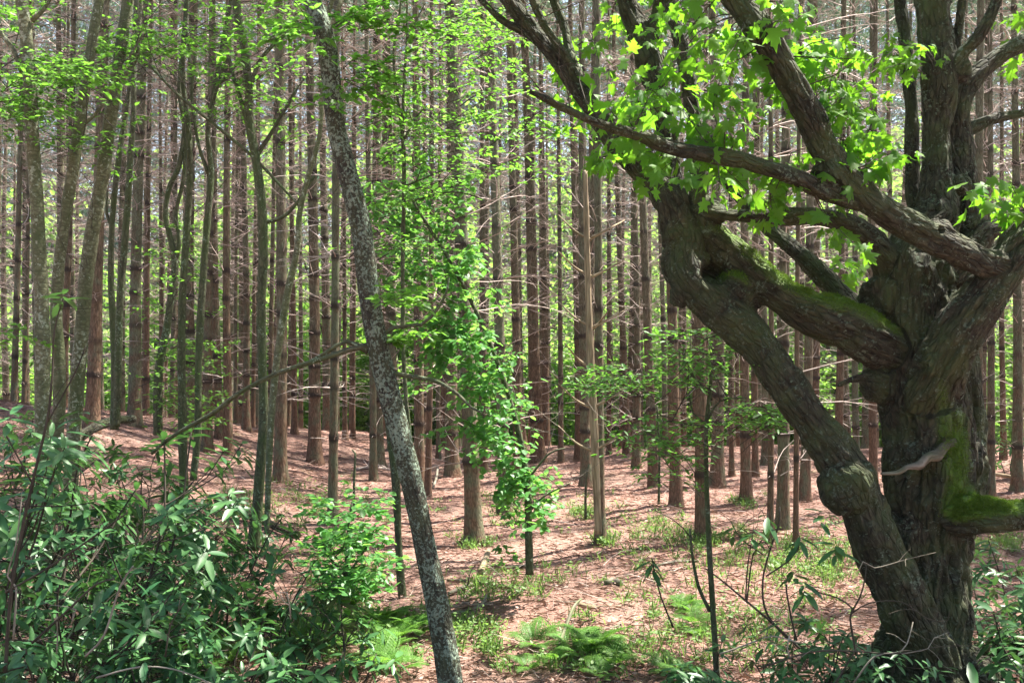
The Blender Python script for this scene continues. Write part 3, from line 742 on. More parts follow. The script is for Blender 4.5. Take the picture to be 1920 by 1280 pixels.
# swellings: knots and burls
def blob(acc, c, r, squash=(1, 1, 1)):
    a = np.linspace(0, math.pi, 9)[1:-1]; b = np.arange(12) / 12 * 2 * math.pi
    v = [(0, 0, 1)] + [(math.sin(x) * math.cos(y), math.sin(x) * math.sin(y), math.cos(x)) for x in a for y in b] + [(0, 0, -1)]
    v = np.array(v) * r * np.array(squash) + c
    f4 = [(1 + i * 12 + j, 1 + (i + 1) * 12 + j, 1 + (i + 1) * 12 + (j + 1) % 12, 1 + i * 12 + (j + 1) % 12) for i in range(6) for j in range(12)]
    f3 = [(0, 1 + j, 1 + (j + 1) % 12) for j in range(12)] + [(85, 73 + (j + 1) % 12, 73 + j) for j in range(12)]
    acc.add(v, [np.array(f4), np.array(f3)])
for px, py, r, dY in ((1748, 678, 24, -.42), (1650, 560, 34, -.05), (1646, 720, 30, -.08), (1275, 555, 18, -.15), (1375, 555, 36, -.15), (1340, 505, 42, .12), (1395, 560, 30, -.1), (1590, 905, 44, -.47), (1800, 130, 20, .1), (1795, 345, 18, .1),
                      (1765, 432, 17, -.72), (1700, 1010, 40, -.1), (1790, 870, 50, .05), (1760, 590, 40, -.1), (1290, 500, 40, .0), (1330, 400, 26, 0.0), (1560, 330, 30, -.88)):
    blob(body, P(px, py, Y0 + dY), r / F * Y0 * 1.1, (1, 1, 1.1))
# flared roots
for a in np.arange(0, 6.28, .78):
    q = P(1735, 1300, Y0); d = np.array([math.cos(a), math.sin(a), 0])
    g = q + d * .95; g[2] = gz(g[0], g[1]) - .12
    tube(body, np.array([(*(q + d * .12 + [0, 0, .42]), .17), (*(q + d * .45 + [0, 0, .02]), .14), (*g, .07)]), 10, .06)
me0 = body.mesh('wood_raw', None)
tmp = bpy.data.objects.new('wood_raw', me0); COL.objects.link(tmp)
rm = tmp.modifiers.new('r', 'REMESH'); rm.mode = 'VOXEL'; rm.voxel_size = .014; rm.use_smooth_shade = True
sm = tmp.modifiers.new('s', 'SMOOTH'); sm.iterations = 4; sm.factor = .5
dg = bpy.context.evaluated_depsgraph_get(); dg.update()
ev = tmp.evaluated_get(dg).to_mesh()
nv = len(ev.vertices); vv = np.empty(nv * 3); ev.vertices.foreach_get('co', vv); vv = vv.reshape(-1, 3)
vn = np.empty(nv * 3); ev.vertices.foreach_get('normal', vn); vn = vn.reshape(-1, 3)
quads = np.empty(len(ev.loops), np.int32); ev.loops.foreach_get('vertex_index', quads)
lt = np.empty(len(ev.polygons), np.int32); ev.polygons.foreach_get('loop_total', lt)
assert (lt == 4).all(); quads = quads.reshape(-1, 4)
tmp.evaluated_get(dg).to_mesh_clear(); bpy.data.objects.remove(tmp); bpy.data.meshes.remove(me0)
# which limb each vertex belongs to, and its bark coordinate (around, along)
locr = np.full(nv, .1); best = np.full(nv, 1e9); own = np.zeros(nv, int); bco = np.zeros((nv, 3))
for k, s in enumerate(samples):
    c = s[:, :3]; r = s[:, 3]; t, U, W = frames(c)
    L = np.concatenate([[0], np.cumsum(np.linalg.norm(np.diff(c, axis=0), axis=1))])
    lo, hi = c.min(0) - .7, c.max(0) + .7
    idx = np.nonzero(((vv > lo) & (vv < hi)).all(1))[0]
    for ch in np.array_split(idx, max(1, len(idx) // 4000)):
        if not len(ch): continue
        d = np.linalg.norm(vv[ch][:, None] - c[None], axis=2); j = (d - r[None]).argmin(1); dd = (d - r[None])[np.arange(len(ch)), j]
        if k == 0: dd = dd - .01
        m = dd < best[ch]; q = ch[m]; jj = j[m]
        best[q] = dd[m]; own[q] = k; locr[q] = r[jj]
        rel = vv[q] - c[jj]
        bco[q] = np.stack([(rel * U[jj]).sum(1) + k * 1.7, (rel * W[jj]).sum(1), L[jj] + (rel * t[jj]).sum(1)], -1)
# bark relief: long plated ridges, stronger on thick wood; twisting fissures
disp = np.zeros(nv)
rad_of = np.zeros(nv)
for q in range(nv):
    b = bco[q]; 
    a = 1 - abs(noise.noise(Vector((b[0] * 16, b[1] * 16, b[2] * 2.6)))) * 2
    c2 = noise.noise(Vector((b[0] * 38, b[1] * 38, b[2] * 9 + 5)))
    lum = noise.noise(Vector((b[0] * 4 + 9, b[1] * 4, b[2] * 2.2)))
    pl = noise.noise(Vector((b[0] * 22 + 3, b[1] * 22, b[2] * 6)))
    disp[q] = .020 * min(a, .35) * 1.6 + .012 * (1 if pl > .05 else -.6) * min(1, abs(pl - .05) * 6) + .009 * c2 + .042 * lum
thick = locr
disp *= np.clip(thick / .16, .25, 1.4)
# a dark hollow in the swollen elbow and one on the trunk
dark = np.zeros(nv)
for px, py, rx, ry, dep, dY in ((1342, 512, 34, 26, .06, -.25), (1742, 905, 22, 40, .05, -.33), (1765, 432, 7, 7, .03, -.85), (1745, 690, 9, 9, .02, -.6)):
    c = P(px, py, Y0 + dY); 
    u = np.stack([(vv[:, 0] - c[0]) / (rx / F * Y0), (vv[:, 2] - c[2]) / (ry / F * Y0)], -1); d = np.linalg.norm(u, axis=1)
    front = (np.abs(vv[:, 1] - c[1]) < .3) & (vn[:, 1] < 0.1)
    disp += np.where(front, -dep * np.exp(-(d / .75) ** 4) + .010 * np.exp(-((d - 1.15) / .3) ** 2), 0)
vv = vv + vn * disp[:, None]
# moss: on upward faces of the mossy limbs, and a curtain down the right of the trunk
up = np.clip(vn[:, 2] * .9 + .12, 0, 1)
moss_gain = np.full(nv, .25)
for k, g in ((2, 1.0), (20, 1.5), (1, .45), (0, .30), (3, .35), (4, .3), (6, .35), (7, .3)): moss_gain[own == k] = g
wear = up * moss_gain * 1.1
def near(px, py, rx, ry, amt, y0, y1):
    u = (960 + vv[:, 0] / vv[:, 1] * F - px) / rx; v = (640 - (vv[:, 2] - CAM_Z) / vv[:, 1] * F - py) / ry
    return amt * np.exp(-(u * u + v * v)) * (vv[:, 1] < y1) * (vv[:, 1] > y0)
wear += near(1795, 860, 26, 95, .9, 7.0, 7.9) + near(1815, 945, 50, 26, 1.0, 6.8, 7.7) + near(1765, 760, 14, 90, .6, 7, 7.9) + near(1700, 1160, 50, 70, .35, 6.8, 8)
wear = np.clip(wear, 0, 1.3)
ed = np.concatenate([quads[:, [0, 1]], quads[:, [1, 2]], quads[:, [2, 3]], quads[:, [3, 0]]])
deg = np.bincount(ed[:, 0], minlength=nv) + np.bincount(ed[:, 1], minlength=nv)
for _ in range(22):      # moss creeps over the joints instead of stopping at them
    sm_w = np.bincount(ed[:, 0], wear[ed[:, 1]], nv) + np.bincount(ed[:, 1], wear[ed[:, 0]], nv)
    wear = .4 * wear + .6 * sm_w / np.maximum(deg, 1)
old = thing('gnarled_tree', 'massive gnarled old tree with many twisting mossy limbs', 'tree', (P(1735, 1300, Y0)[0], Y0, gz(P(1735, 1300, Y0)[0], Y0)))
O = np.array(old.location)
fown = own[quads[:, 0]]
for k, (nm, _) in enumerate(LIMBS):
    fq = quads[fown == k]
    if not len(fq): continue
    u, inv = np.unique(fq, return_inverse=True)
    a = Acc(); a.add(vv[u] - O, inv.reshape(-1, 4), bco[u], wear[u])
    me = a.mesh(nm, M['dead_wood'] if nm == 'dead_stub' else M['old'])
    o = link(nm, me, old)
    # shading normals of the whole wood, so the pieces meet without a seam
    if nm == 'dead_stub': o['label'] = 'pale bare broken branch stub'
    if k == 20: o['label'] = 'low horizontal limb with bright moss'
    if k == 5: o['label'] = 'thin dark limb ending in a broken tip'
    if k == 1: o['label'] = 'leaning lower stem with a swollen elbow'

# raised moss tufts where it is thickest
cand = np.nonzero((wear > .38) & (vv[:, 2] < 6))[0]
pick = RNG.choice(cand, 42000, p=(wear[cand] - .3) ** 2 / ((wear[cand] - .3) ** 2).sum())
pick = pick[np.array([noise.noise(Vector(vv[q] * 7.0)) for q in pick]) > -.12]
ms = Acc(); leaves(ms, DIAMOND, vv[pick] - O + RNG.normal(0, .006, (len(pick), 3)), vn[pick] + RNG.normal(0, .55, (len(pick), 3)), rand_dir(len(pick)), RNG.uniform(.010, .026, len(pick)), .5)
link('moss', ms.mesh('moss', M['moss'], smooth=False), old)
# maple leaves on thin shoots: three curls of leaf
_mb = np.array(MAPLE[0])
def curl(a, b, c):
    v = _mb.copy(); v[:, 2] += -a * np.abs(v[:, 0]) - b * np.maximum(0, v[:, 1]) ** 2 + c * v[:, 0] * v[:, 1]; return (v, MAPLE[1])
MAPLES = [curl(0, 0, 0), curl(.35, .3, .25), curl(-.15, .55, -.4)]
lf = Acc(); sh = []
rng = random.Random(5)
CL = [(1200, 165, 80, 60, 6.6, 75), (1150, 250, 60, 30, 6.8, 30), (1300, 110, 85, 60, 6.7, 80), (1325, 215, 95, 60, 6.7, 84), (1440, 180, 55, 80, 7.2, 50), (1240, 335, 50, 22, 6.5, 24),
      (1330, 365, 60, 22, 6.3, 22), (1330, 295, 80, 30, 6.5, 26), (1480, 300, 50, 40, 7.2, 40), (1560, 105, 75, 45, 6.9, 60), (1610, 180, 80, 60, 6.9, 80), (1650, 235, 50, 45, 7.0, 40), (1590, 280, 90, 40, 7.1, 72), (1640, 130, 60, 50, 7.2, 40), (1520, 150, 50, 60, 7.3, 30),
      (1120, 115, 40, 70, 8.6, 40), (1150, 60, 50, 60, 8.8, 40), (1445, 40, 40, 40, 6.5, 22), (1680, 75, 35, 20, 7.2, 14), (1530, 425, 50, 14, 6.4, 20), (1440, 400, 50, 18, 6.5, 22), (1110, 300, 40, 25, 7.5, 26),
      (1060, 240, 50, 14, 8.5, 26), (1220, 90, 60, 40, 6.9, 30), (1650, 320, 40, 40, 7.2, 12), (1270, 20, 60, 30, 7.0, 22), (1380, 120, 50, 70, 6.9, 36), (1520, 60, 60, 40, 7.3, 26), (1860, 365, 55, 30, 7.0, 34), (1895, 340, 40, 40, 7.1, 24), (1890, 35, 40, 35, 8.4, 26), (1900, 120, 30, 30, 8.2, 12), (1600, 480, 40, 40, 9.6, 26), (1560, 540, 30, 40, 9.6, 18)]
def nearest_wood(p):
    b = None
    for s in samples:
        d = np.linalg.norm(s[:, :3] - p, axis=1); j = d.argmin()
        if b is None or d[j] < b[0]: b = (d[j], s[j, :3])
    return b[1]
for (cx, cy_, rx, ry, Y, n) in CL:
    c = P(cx, cy_, Y); root = nearest_wood(c)
    m = max(2, n // 9)
    pos, ax, nm, sz = [], [], [], []
    main = None
    for k in range(m):
        e = P(rng.gauss(cx, rx * .62), rng.gauss(cy_, ry * .55), Y + rng.gauss(0, .35))
        start = root if k == 0 or main is None else main[rng.randint(1, 3), :3]
        mid = (start + e) / 2 + np.array([rng.gauss(0, .05), rng.gauss(0, .05), .05 + rng.gauss(0, .05)])
        cv = catmull(np.array([(*start, .006), (*mid, .004), (*e, .002)]), .12)
        if k == 0: main = cv if len(cv) > 4 else None
        sh += segs_of(cv)
        for _ in range(max(1, int(1.35 * n / m))):
            j = rng.randint(len(cv) // 3, len(cv) - 1)
            d = np.array([rng.gauss(0, 1), rng.gauss(0, .8), rng.gauss(-.25, .35)]); d /= np.linalg.norm(d)
            q = cv[j, :3] + d * rng.uniform(.04, .13)
            sh.append((cv[j, :3], q, .0015, .0011))
            pos.append(q); ax.append(d + np.array([0, 0, -rng.uniform(.1, .9)]))
            nm.append((rng.gauss(0, .55), -.45 + rng.gauss(0, .5), .8)); sz.append(rng.choice((.6, .8, 1, 1, 1.1)) * rng.uniform(.065, .118))
    pos, ax, nm, sz = np.array(pos) - O, np.array(ax), np.array(nm), np.array(sz); pick = RNG.integers(0, 3, len(pos))
    for v_ in range(3):
        mk = pick == v_
        if mk.any(): leaves(lf, MAPLES[v_], pos[mk], ax[mk], nm[mk], sz[mk], (1, .9, 1.08)[v_])
cr = link('crown', lf.mesh('maple_crown', M['maple_leaf'], smooth=False), old)
tw = Acc(); tubes3(tw, [(a - O, b - O, r0, r1) for a, b, r0, r1 in sh])
for k in range(46):     # bare twigs bristling from the limbs
    s = samples[rng.choice([0, 1, 4, 4, 5, 8, 9, 12, 14, 17, 18])]; j = rng.randint(len(s) // 3, len(s) - 2)
    w_ = wiggle(s[j, :3] - O, (rng.gauss(0, 1), rng.gauss(0, .7), rng.uniform(0, 1.3)), rng.uniform(.3, 1.0), 6, .005, .0015, .15, .03, rng)
    tubes3(tw, segs_of(w_)); q = rng.randint(2, 4)
    tubes3(tw, segs_of(wiggle(w_[q, :3], (rng.gauss(0, 1), rng.gauss(0, .7), rng.uniform(0, 1)), .3, 4, .003, .0012, .15, 0, rng)))
link('bare_crown', tw.mesh('bare_crown', M['dark_twig']), old)
# ------------------------------------------------------------------ other broadleaf trees and saplings
def pxpath(Y, pts):
    return path(Y, *pts)

def sprays(lf, tw, start, end, n_leaf, size, tmpl=OVAL, spread=.22, flat=.27, rng=random, width=1.0, twigs=7, droop=.06):
    """a leafy bough: side twigs in a nearly level plane, leaves alternating along them"""
    start, end = np.array(start, float), np.array(end, float)
    d = end - start; L = np.linalg.norm(d); d = d / L
    mid = (start + end) / 2 + [0, 0, L * .07]
    cv = catmull(np.array([(*start, .0025 + .002 * L), (*mid, .0022 + .001 * L), (*end, .001)]), .08)
    tubes3(tw, segs_of(cv))
    side = np.cross(d, [0, 0, 1]); side /= np.linalg.norm(side) + 1e-9
    pos, ax, nm = [], [], []
    for k in range(twigs):
        j = int(len(cv) * (.25 + .72 * k / max(1, twigs - 1))) ; j = min(j, len(cv) - 1)
        sg = 1 if k % 2 else -1
        td = d * .8 + side * sg * rng.uniform(.5, 1.1) + np.array([0, 0, rng.gauss(0, flat * .6)])
        tl = spread * L * rng.uniform(.5, 1.2) + .08
        tp = wiggle(cv[j, :3], td, tl, 4, .0015, .0008, .10, -.02, rng)
        tubes3(tw, segs_of(tp))
        for m in range(max(2, int(n_leaf * 1.25) // twigs)):
            q = rng.uniform(.1, 4); i0 = min(3, int(q)); b = tp[i0, :3] + (tp[i0 + 1, :3] - tp[i0, :3]) * (q - i0)
            tdd = unit(tp[i0 + 1, :3] - tp[i0, :3]); s2 = np.cross(tdd, [0, 0, 1]) * (1 if m % 2 else -1)
            pos.append(b); ax.append(tdd * .6 + s2 * rng.uniform(.4, 1) + np.array([0, 0, -droop + rng.gauss(0, flat)])); nm.append((rng.gauss(0, flat), rng.gauss(0, flat) - .1, 1))
    leaves(lf, tmpl, np.array(pos), np.array(ax), np.array(nm), np.array([size * rng.uniform(.6, 1.15) for _ in pos]), width * 1.2)

def tree(name, label, cat, Y, stems, mat, boughs=(), leaf=None, leafsize=.07, tmpl=OVAL, group=None, sides=10, lump=.12, rng=None, n_leaf=40, twigs_mat='dark_twig', labels={}, width=1.0, bare=0, limb_mat=None):
    """stems: list of pixel paths (first is the trunk); boughs: (px0,py0,px1,py1,dY[,n]) pixel segments that carry leaves"""
    rng = rng or random.Random(hash(label) % 9999 if False else sum(map(ord, label)))
    p0 = pxpath(Y, stems[0])
    O = np.array([p0[0, 0], p0[0, 1], min(p0[0, 2], gz(p0[0, 0], p0[0, 1]))])
    t = thing(name, label, cat, O, group)
    allp = []
    for k, st in enumerate(stems):
        pp = pxpath(Y, st); pp[:, :3] -= O; pp[:, 3] *= .86 if mat == 'smooth' else .93
        a = Acc(); s = tube(a, pp, sides if k == 0 else max(6, sides - 3), .06, lump, seed=k * 2.3 + len(label)); allp.append(s)
        o = link('trunk' if k == 0 else 'limb', a.mesh('trunk' if k == 0 else 'limb', M[mat] if k == 0 or not limb_mat else M[limb_mat]), t)
        if k in labels: o['label'] = labels[k]
    tw = Acc(); nt_ = 0
    if boughs:
        lf = Acc()
        for b in boughs:
            e = P(b[2], b[3], Y + b[4]) - O; st = P(b[0], b[1], Y) - O
            sprays(lf, tw, st, e, b[5] if len(b) > 5 else n_leaf, leafsize, tmpl, rng=rng, width=width)
        nt_ = 1
        link('crown', lf.mesh('crown', M[leaf]), t)
    for k in range(bare):
        s = rng.choice(allp); j = rng.randint(len(s) // 3, len(s) - 2)
        w_ = wiggle(s[j, :3], (rng.gauss(0, 1), rng.gauss(0, 1), rng.uniform(.1, 1.2)), rng.uniform(.4, 1.5), 7, .006, .0015, .12, .02, rng)
        tubes3(tw, segs_of(w_)); nt_ = 1
        for _ in range(3):
            q = rng.randint(2, 6); tubes3(tw, segs_of(wiggle(w_[q, :3], (rng.gauss(0, 1), rng.gauss(0, 1), rng.uniform(-.2, 1)), rng.uniform(.15, .5), 4, .003, .0012, .15, 0, rng)))
    if nt_: link('bare_crown', tw.mesh('bare_crown', M[twigs_mat]), t)
    return t

rg = random.Random(77)
def rb(cx, cy, rx, ry, n, x0, y0, dy=.5, lo=.35):
    """n boughs reaching from near (x0,y0) out to points in an ellipse"""
    out = []
    for k in range(n):
        ex, ey = rg.gauss(cx, rx * .6), rg.gauss(cy, ry * .6)
        sx, sy = x0 + (ex - x0) * rg.uniform(0, lo), y0 + (ey - y0) * rg.uniform(0, lo)
        out.append((sx, sy, ex, ey, rg.gauss(0, dy)))
    return out
def layers(x0, x1, y0, y1, n, sx=None, L=(70, 170), dy=.7):
    """n flat leafy boughs whose tips fill a rectangle"""
    out = []
    for k in range(n):
        ex, ey = rg.uniform(x0, x1), rg.uniform(y0, y1); l = rg.uniform(*L)
        s = sx if sx is not None else (x0 + x1) / 2
        sg = 1 if ex < s else -1
        out.append((ex + sg * l, ey + rg.uniform(-25, 60), ex, ey, rg.gauss(0, dy * 1.3)))
    return out

tree('leaning_tree', 'slim tree with grey-green lichened bark leaning across the middle', 'tree', 6.6,
     [[(864, 1420, 30), (845, 1280, 25.5), (821, 1140, 24), (793, 1000, 22), (760, 854, 22), (732, 750, 22), (706, 640, 22), (690, 540, 21.5), (678, 440, 21), (663, 370, 20.5), (645, 300, 19.5), (631, 245, 18.5), (624, 180, 19), (617, 110, 19.5), (603, 50, 19), (584, 0, 19), (562, -60, 18), (530, -200, 14)],
      [(705, 645, 7), (660, 654, 5.5), (600, 674, 5), (520, 700, 4.6, .3), (450, 736, 4.6, .5), (400, 774, 4.6, .7), (350, 802, 4.2, .9), (312, 826, 3.6, 1.1), (285, 850, 3, 1.2)],
      [(690, 660, 6), (650, 640, 4), (610, 662, 4), (560, 690, 3, .2)],
      [(735, 700, 6), (775, 706, 4.5), (822, 716, 4, -.1), (862, 742, 3.4, -.2), (882, 762, 2.6, -.2), (905, 775, 1.6, -.3)],
      [(700, 640, 5), (740, 614, 4), (790, 608, 3.5), (820, 580, 3), (838, 545, 2.4), (842, 520, 1.6)]],
     'lichen', rb(700, 30, 80, 40, 10, 620, 60) + rb(520, 60, 60, 50, 8, 600, 60) + rb(720, 150, 80, 40, 8, 640, 140) + rb(790, 650, 70, 20, 5, 720, 640) + rb(750, 560, 40, 30, 4, 710, 580), 'bright_leaf', .065, sides=18, lump=.10, n_leaf=46,
     labels={1: 'long bare limb drooping to the left', 3: 'pale twig reaching right'}, limb_mat='mossy')

# three pale, faintly ringed trunks at the left
tree('smooth_barked_tree', 'upright pale-barked tree nearest the left edge', 'tree', 10.5,
     [[(92, 1130, 24), (88, 1010, 19), (84, 900, 17), (80, 760, 16), (80, 640, 15.5), (76, 520, 15), (70, 400, 14), (62, 280, 14), (56, 160, 13.5), (48, 60, 13), (40, 0, 13), (28, -120, 11)],
      [(48, 150, 6), (25, 95, 5.5), (0, 62, 5), (-40, 20, 4)], [(60, 40, 5), (80, 20, 4), (100, -10, 3)]],
     'smooth', layers(-10, 160, 120, 170, 11, 60) + layers(-20, 110, 185, 260, 15, 40) + layers(60, 250, 120, 160, 9, 60) + layers(-20, 60, 0, 60, 8, 20) + layers(0, 90, 600, 640, 3, 20), 'bright_leaf', .075, bare=8, n_leaf=40)
tree('smooth_barked_tree', 'pale trunk leaning right, the middle one of the three at the left', 'tree', 11.0,
     [[(70, 1060, 17), (95, 930, 14), (108, 820, 13), (112, 700, 13), (105, 590, 12.5), (112, 480, 12), (128, 370, 12), (146, 260, 12), (160, 160, 11), (176, 60, 10.5), (186, 0, 10), (200, -100, 9)],
      [(150, 240, 4), (190, 200, 3.4), (235, 120, 3), (270, 60, 2)]],
     'smooth', layers(60, 270, 120, 165, 14, 160) + layers(60, 300, 180, 330, 9, 150), 'bright_leaf', .062, bare=10, n_leaf=44)
tree('smooth_barked_tree', 'tallest-looking pale trunk curving right, with flaking rings and leaves at its top', 'tree', 11.5,
     [[(118, 1080, 19), (128, 960, 17), (135, 870, 16), (140, 780, 15.5), (148, 690, 15), (155, 600, 15), (163, 510, 15), (176, 420, 15), (190, 340, 14.5), (203, 250, 14), (214, 170, 13.5), (228, 80, 13), (240, 0, 12), (252, -110, 10)],
      [(215, 165, 5), (255, 110, 4.5), (262, 40, 4), (266, -20, 3.6)]],
     'smooth', layers(190, 440, 70, 108, 26, 250) + layers(190, 420, 0, 70, 7, 250), 'bright_leaf', .062, bare=10, n_leaf=44)

SL = 'slender dark saplings at the left'
tree('sapling', 'dark straight sapling, left stem of a close pair sharing one foot', 'sapling', 13.5,
     [[(214, 805, 8.5), (216, 720, 8), (213, 620, 7), (208, 520, 6), (210, 420, 5.5), (222, 300, 5.5), (240, 190, 5), (252, 90, 5), (258, 0, 4.5), (262, -80, 4)],
      [(212, 430, 3.5), (200, 400, 3), (202, 360, 2)]], 'mossy', group=SL, bare=10)
tree('sapling', 'dark sapling bowing right from the foot of a close pair', 'sapling', 13.3,
     [[(218, 800, 8), (222, 690, 7.5), (224, 590, 7), (230, 500, 7), (238, 400, 6.5), (244, 300, 6), (250, 210, 5.5), (250, 120, 5), (254, 40, 4.5), (258, -60, 4)]], 'mossy', group=SL, bare=10)
tree('sapling', 'curvy sapling forking at mid-height into two wavy stems', 'sapling', 13.0,
     [[(297, 815, 9.5), (296, 740, 9), (300, 680, 8.5), (312, 620, 7.5), (322, 550, 7), (328, 490, 7), (318, 440, 5.5), (310, 400, 5), (318, 350, 5), (336, 310, 5), (345, 240, 4.5), (336, 170, 4), (342, 90, 3.8), (350, 0, 3.4)],
      [(328, 495, 5), (336, 450, 4.4), (330, 400, 4), (345, 330, 4), (350, 250, 3.6), (358, 160, 3.4), (352, 60, 3)]], 'mossy',
     layers(275, 440, 640, 800, 40, 340, (40, 90), .5) + layers(250, 400, 420, 600, 14, 330, (40, 90), .5), 'bright_leaf', .065, group=SL, bare=12, n_leaf=28)
tree('sapling', 'ivy-green sapling with leaning upper stem that crosses a wide pine', 'sapling', 12.4,
     [[(346, 1050, 9.5), (344, 900, 9), (342, 780, 8.5), (340, 680, 8), (342, 560, 7.5), (350, 440, 7), (356, 330, 6.5), (352, 230, 6), (342, 140, 5), (346, 60, 4.5), (352, -40, 4)]], 'mossy', group=SL, bare=10)
tree('sapling', 'thin wavering sapling leaning right beside the drooping bare limb', 'sapling', 12.2,
     [[(362, 900, 7), (370, 820, 7), (372, 700, 7), (376, 600, 7.5), (382, 500, 7), (390, 400, 6.5), (396, 320, 6), (390, 250, 5), (402, 170, 4.5), (418, 80, 4.5), (430, 20, 4), (440, -60, 4)],
      [(392, 330, 4), (372, 270, 3.4), (360, 180, 3), (366, 100, 2.6)], [(402, 170, 3.4), (440, 125, 3), (452, 110, 2.6)]], 'mossy', layers(330, 440, 195, 235, 6, 380, (40, 90), .4), 'bright_leaf', .06, group=SL, bare=14, n_leaf=30)
tree('sinuous_tree', 'sinuous green-barked tree right of the saplings, many long bare side twigs', 'tree', 11.0,
     [[(474, 1030, 13), (482, 960, 11), (488, 880, 10), (494, 780, 9.5), (492, 690, 9), (490, 580, 9), (493, 480, 9.5), (490, 380, 9.5), (480, 300, 9), (468, 230, 9), (466, 160, 8.5), (458, 90, 8), (446, 30, 8), (438, -50, 7)],
      [(470, 160, 5), (490, 110, 4), (540, 60, 3.4), (580, 40, 2.4)], [(466, 240, 5), (440, 150, 4), (425, 110, 3.6), (400, 190, 3)], [(478, 300, 4.4), (520, 230, 3.8), (560, 160, 3)], [(566, 392, 2.2), (520, 342, 2.8), (474, 294, 3.4), (400, 232, 3.2), (330, 175, 2.8), (268, 108, 2)], [(490, 420, 4), (540, 400, 3.4), (590, 330, 2.6)]],
     'mossy', layers(330, 570, 10, 140, 22, 480) + layers(380, 580, 140, 260, 12, 480) + layers(150, 640, -460, -70, 60, 430, (80, 200), 1.2), 'bright_leaf', .06, bare=16, n_leaf=34)  # last boughs are added unseen above the frame, to shade the left foreground
tree('sapling', 'smooth olive sapling bowing in a wide arc beside the leaning lichened trunk', 'sapling', 10.2,
     [[(500, 1000, 6), (505, 850, 7), (512, 740, 7.5), (524, 640, 8), (540, 545, 7.5), (558, 465, 7), (562, 400, 6), (578, 330, 5.5), (598, 260, 5), (604, 180, 5), (608, 90, 5), (615, 30, 5), (632, -30, 4)],
      [(610, 60, 4), (625, 40, 5), (640, 0, 5)]], 'smooth', bare=5)
tree('thin_stem', 'crooked thin mossy stem just left of the leaning trunk foot', 'sapling', 11.2,
     [[(757, 1142, 10), (751, 1080, 8.5), (747, 1010, 7), (744, 940, 8.5), (740, 880, 9), (730, 800, 8), (715, 700, 7), (700, 640, 6), (690, 560, 5), (684, 460, 4), (680, 350, 3)]], 'mossy', bare=5)
tree('sapling', 'black double-stemmed sapling with level tiers of bright leaves', 'sapling', 9.6,
     [[(775, 880, 4), (758, 700, 4.5), (755, 520, 4.5), (757, 380, 4.5), (756, 270, 4.5), (745, 180, 3), (738, 100, 2.8), (750, 20, 2.6), (752, -40, 2.5), (748, -220, 2.4), (760, -460, 2)],
      [(755, 250, 4), (757, 160, 3.2), (762, 90, 2.6), (764, 0, 2.4)], [(762, 80, 2), (780, 40, 1.6), (798, 5, 1.4)], [(756, 265, 2.6), (780, 220, 2), (800, 200, 1.6)], [(757, 280, 2), (705, 300, 1.5)], [(757, 350, 2), (830, 320, 1.5)], [(757, 380, 2.4), (850, 360, 1.8), (910, 375, 1.4)]],
     'mossy', layers(690, 1010, 40, 270, 40, 770) + layers(720, 930, 200, 320, 18, 760) + layers(690, 900, 330, 560, 20, 760) + layers(800, 1000, 0, 90, 16, 860) + layers(900, 1080, 200, 330, 16, 860) + layers(500, 1000, -600, -170, 50, 760, (100, 260), 1.6), 'bright_leaf', .062, bare=10, n_leaf=30, sides=8)  # raised trunk and topmost boughs added out of view, to shade the rhododendrons
# vine-hung stem: a leafy column spilling down to the right
vb = []
for k in range(165):
    f = rg.random(); cx = 770 + 220 * f ** 1.05 ; cy = 380 + 600 * f
    hw = 105 - 40 * f if f < .75 else 50
    ex = cx + rg.gauss(0, hw * .5); ey = cy + rg.gauss(0, 30)
    vb.append((ex - rg.choice((-1, 1)) * rg.uniform(10, 40), ey - rg.uniform(20, 60), ex, ey, rg.gauss(0, .35), 25))
tree('vine_hung_sapling', 'stem smothered in a hanging cascade of glossy vine leaves', 'sapling', 10.6,
     [[(993, 1076, 8.5), (991, 1000, 8), (988, 900, 7.5), (970, 800, 6), (940, 700, 5), (900, 600, 4.5), (850, 500, 4), (800, 420, 3), (770, 370, 2.4)],
      [(988, 900, 3), (1030, 850, 2), (1060, 840, 1.4)], [(991, 960, 3), (1020, 930, 2), (1070, 905, 1.4)]], 'mossy', vb, 'vine_leaf', .088, width=1.35, bare=4, sides=8)
tree('sapling', 'thin black sapling with tiered dark leaves under the old tree', 'sapling', 8.3,
     [[(1345, 1275, 6.5), (1338, 1160, 6), (1331, 1050, 5.5), (1326, 940, 5), (1324, 860, 4.6), (1324, 800, 4.2), (1330, 740, 3.6), (1334, 700, 3)],
      [(1326, 735, 3), (1300, 705, 2.6), (1282, 680, 2.2), (1284, 655, 1.6)], [(1324, 795, 2.6), (1300, 775, 2), (1292, 740, 1.5)], [(1324, 800, 2.4), (1260, 790, 1.8), (1230, 788, 1.2)], [(1325, 790, 2.4), (1350, 752, 1.8), (1400, 745, 1.4)],
      [(1331, 1145, 4.4), (1310, 1100, 3.6), (1298, 1040, 3), (1294, 990, 2.2)]],
     'mossy', layers(1200, 1430, 620, 690, 24, 1310, (50, 120), .5) + layers(1080, 1250, 690, 740, 22, 1290, (60, 130), .5) + layers(1230, 1420, 690, 720, 7, 1310, (50, 110), .5) + layers(1380, 1570, 765, 800, 22, 1400, (50, 100), .4) + layers(1130, 1290, 790, 860, 22, 1290, (50, 110), .5) + layers(1200, 1300, 860, 900, 5, 1290, (40, 80), .3), 'dark_leaf', .07, width=.72, bare=6, n_leaf=21, sides=8)
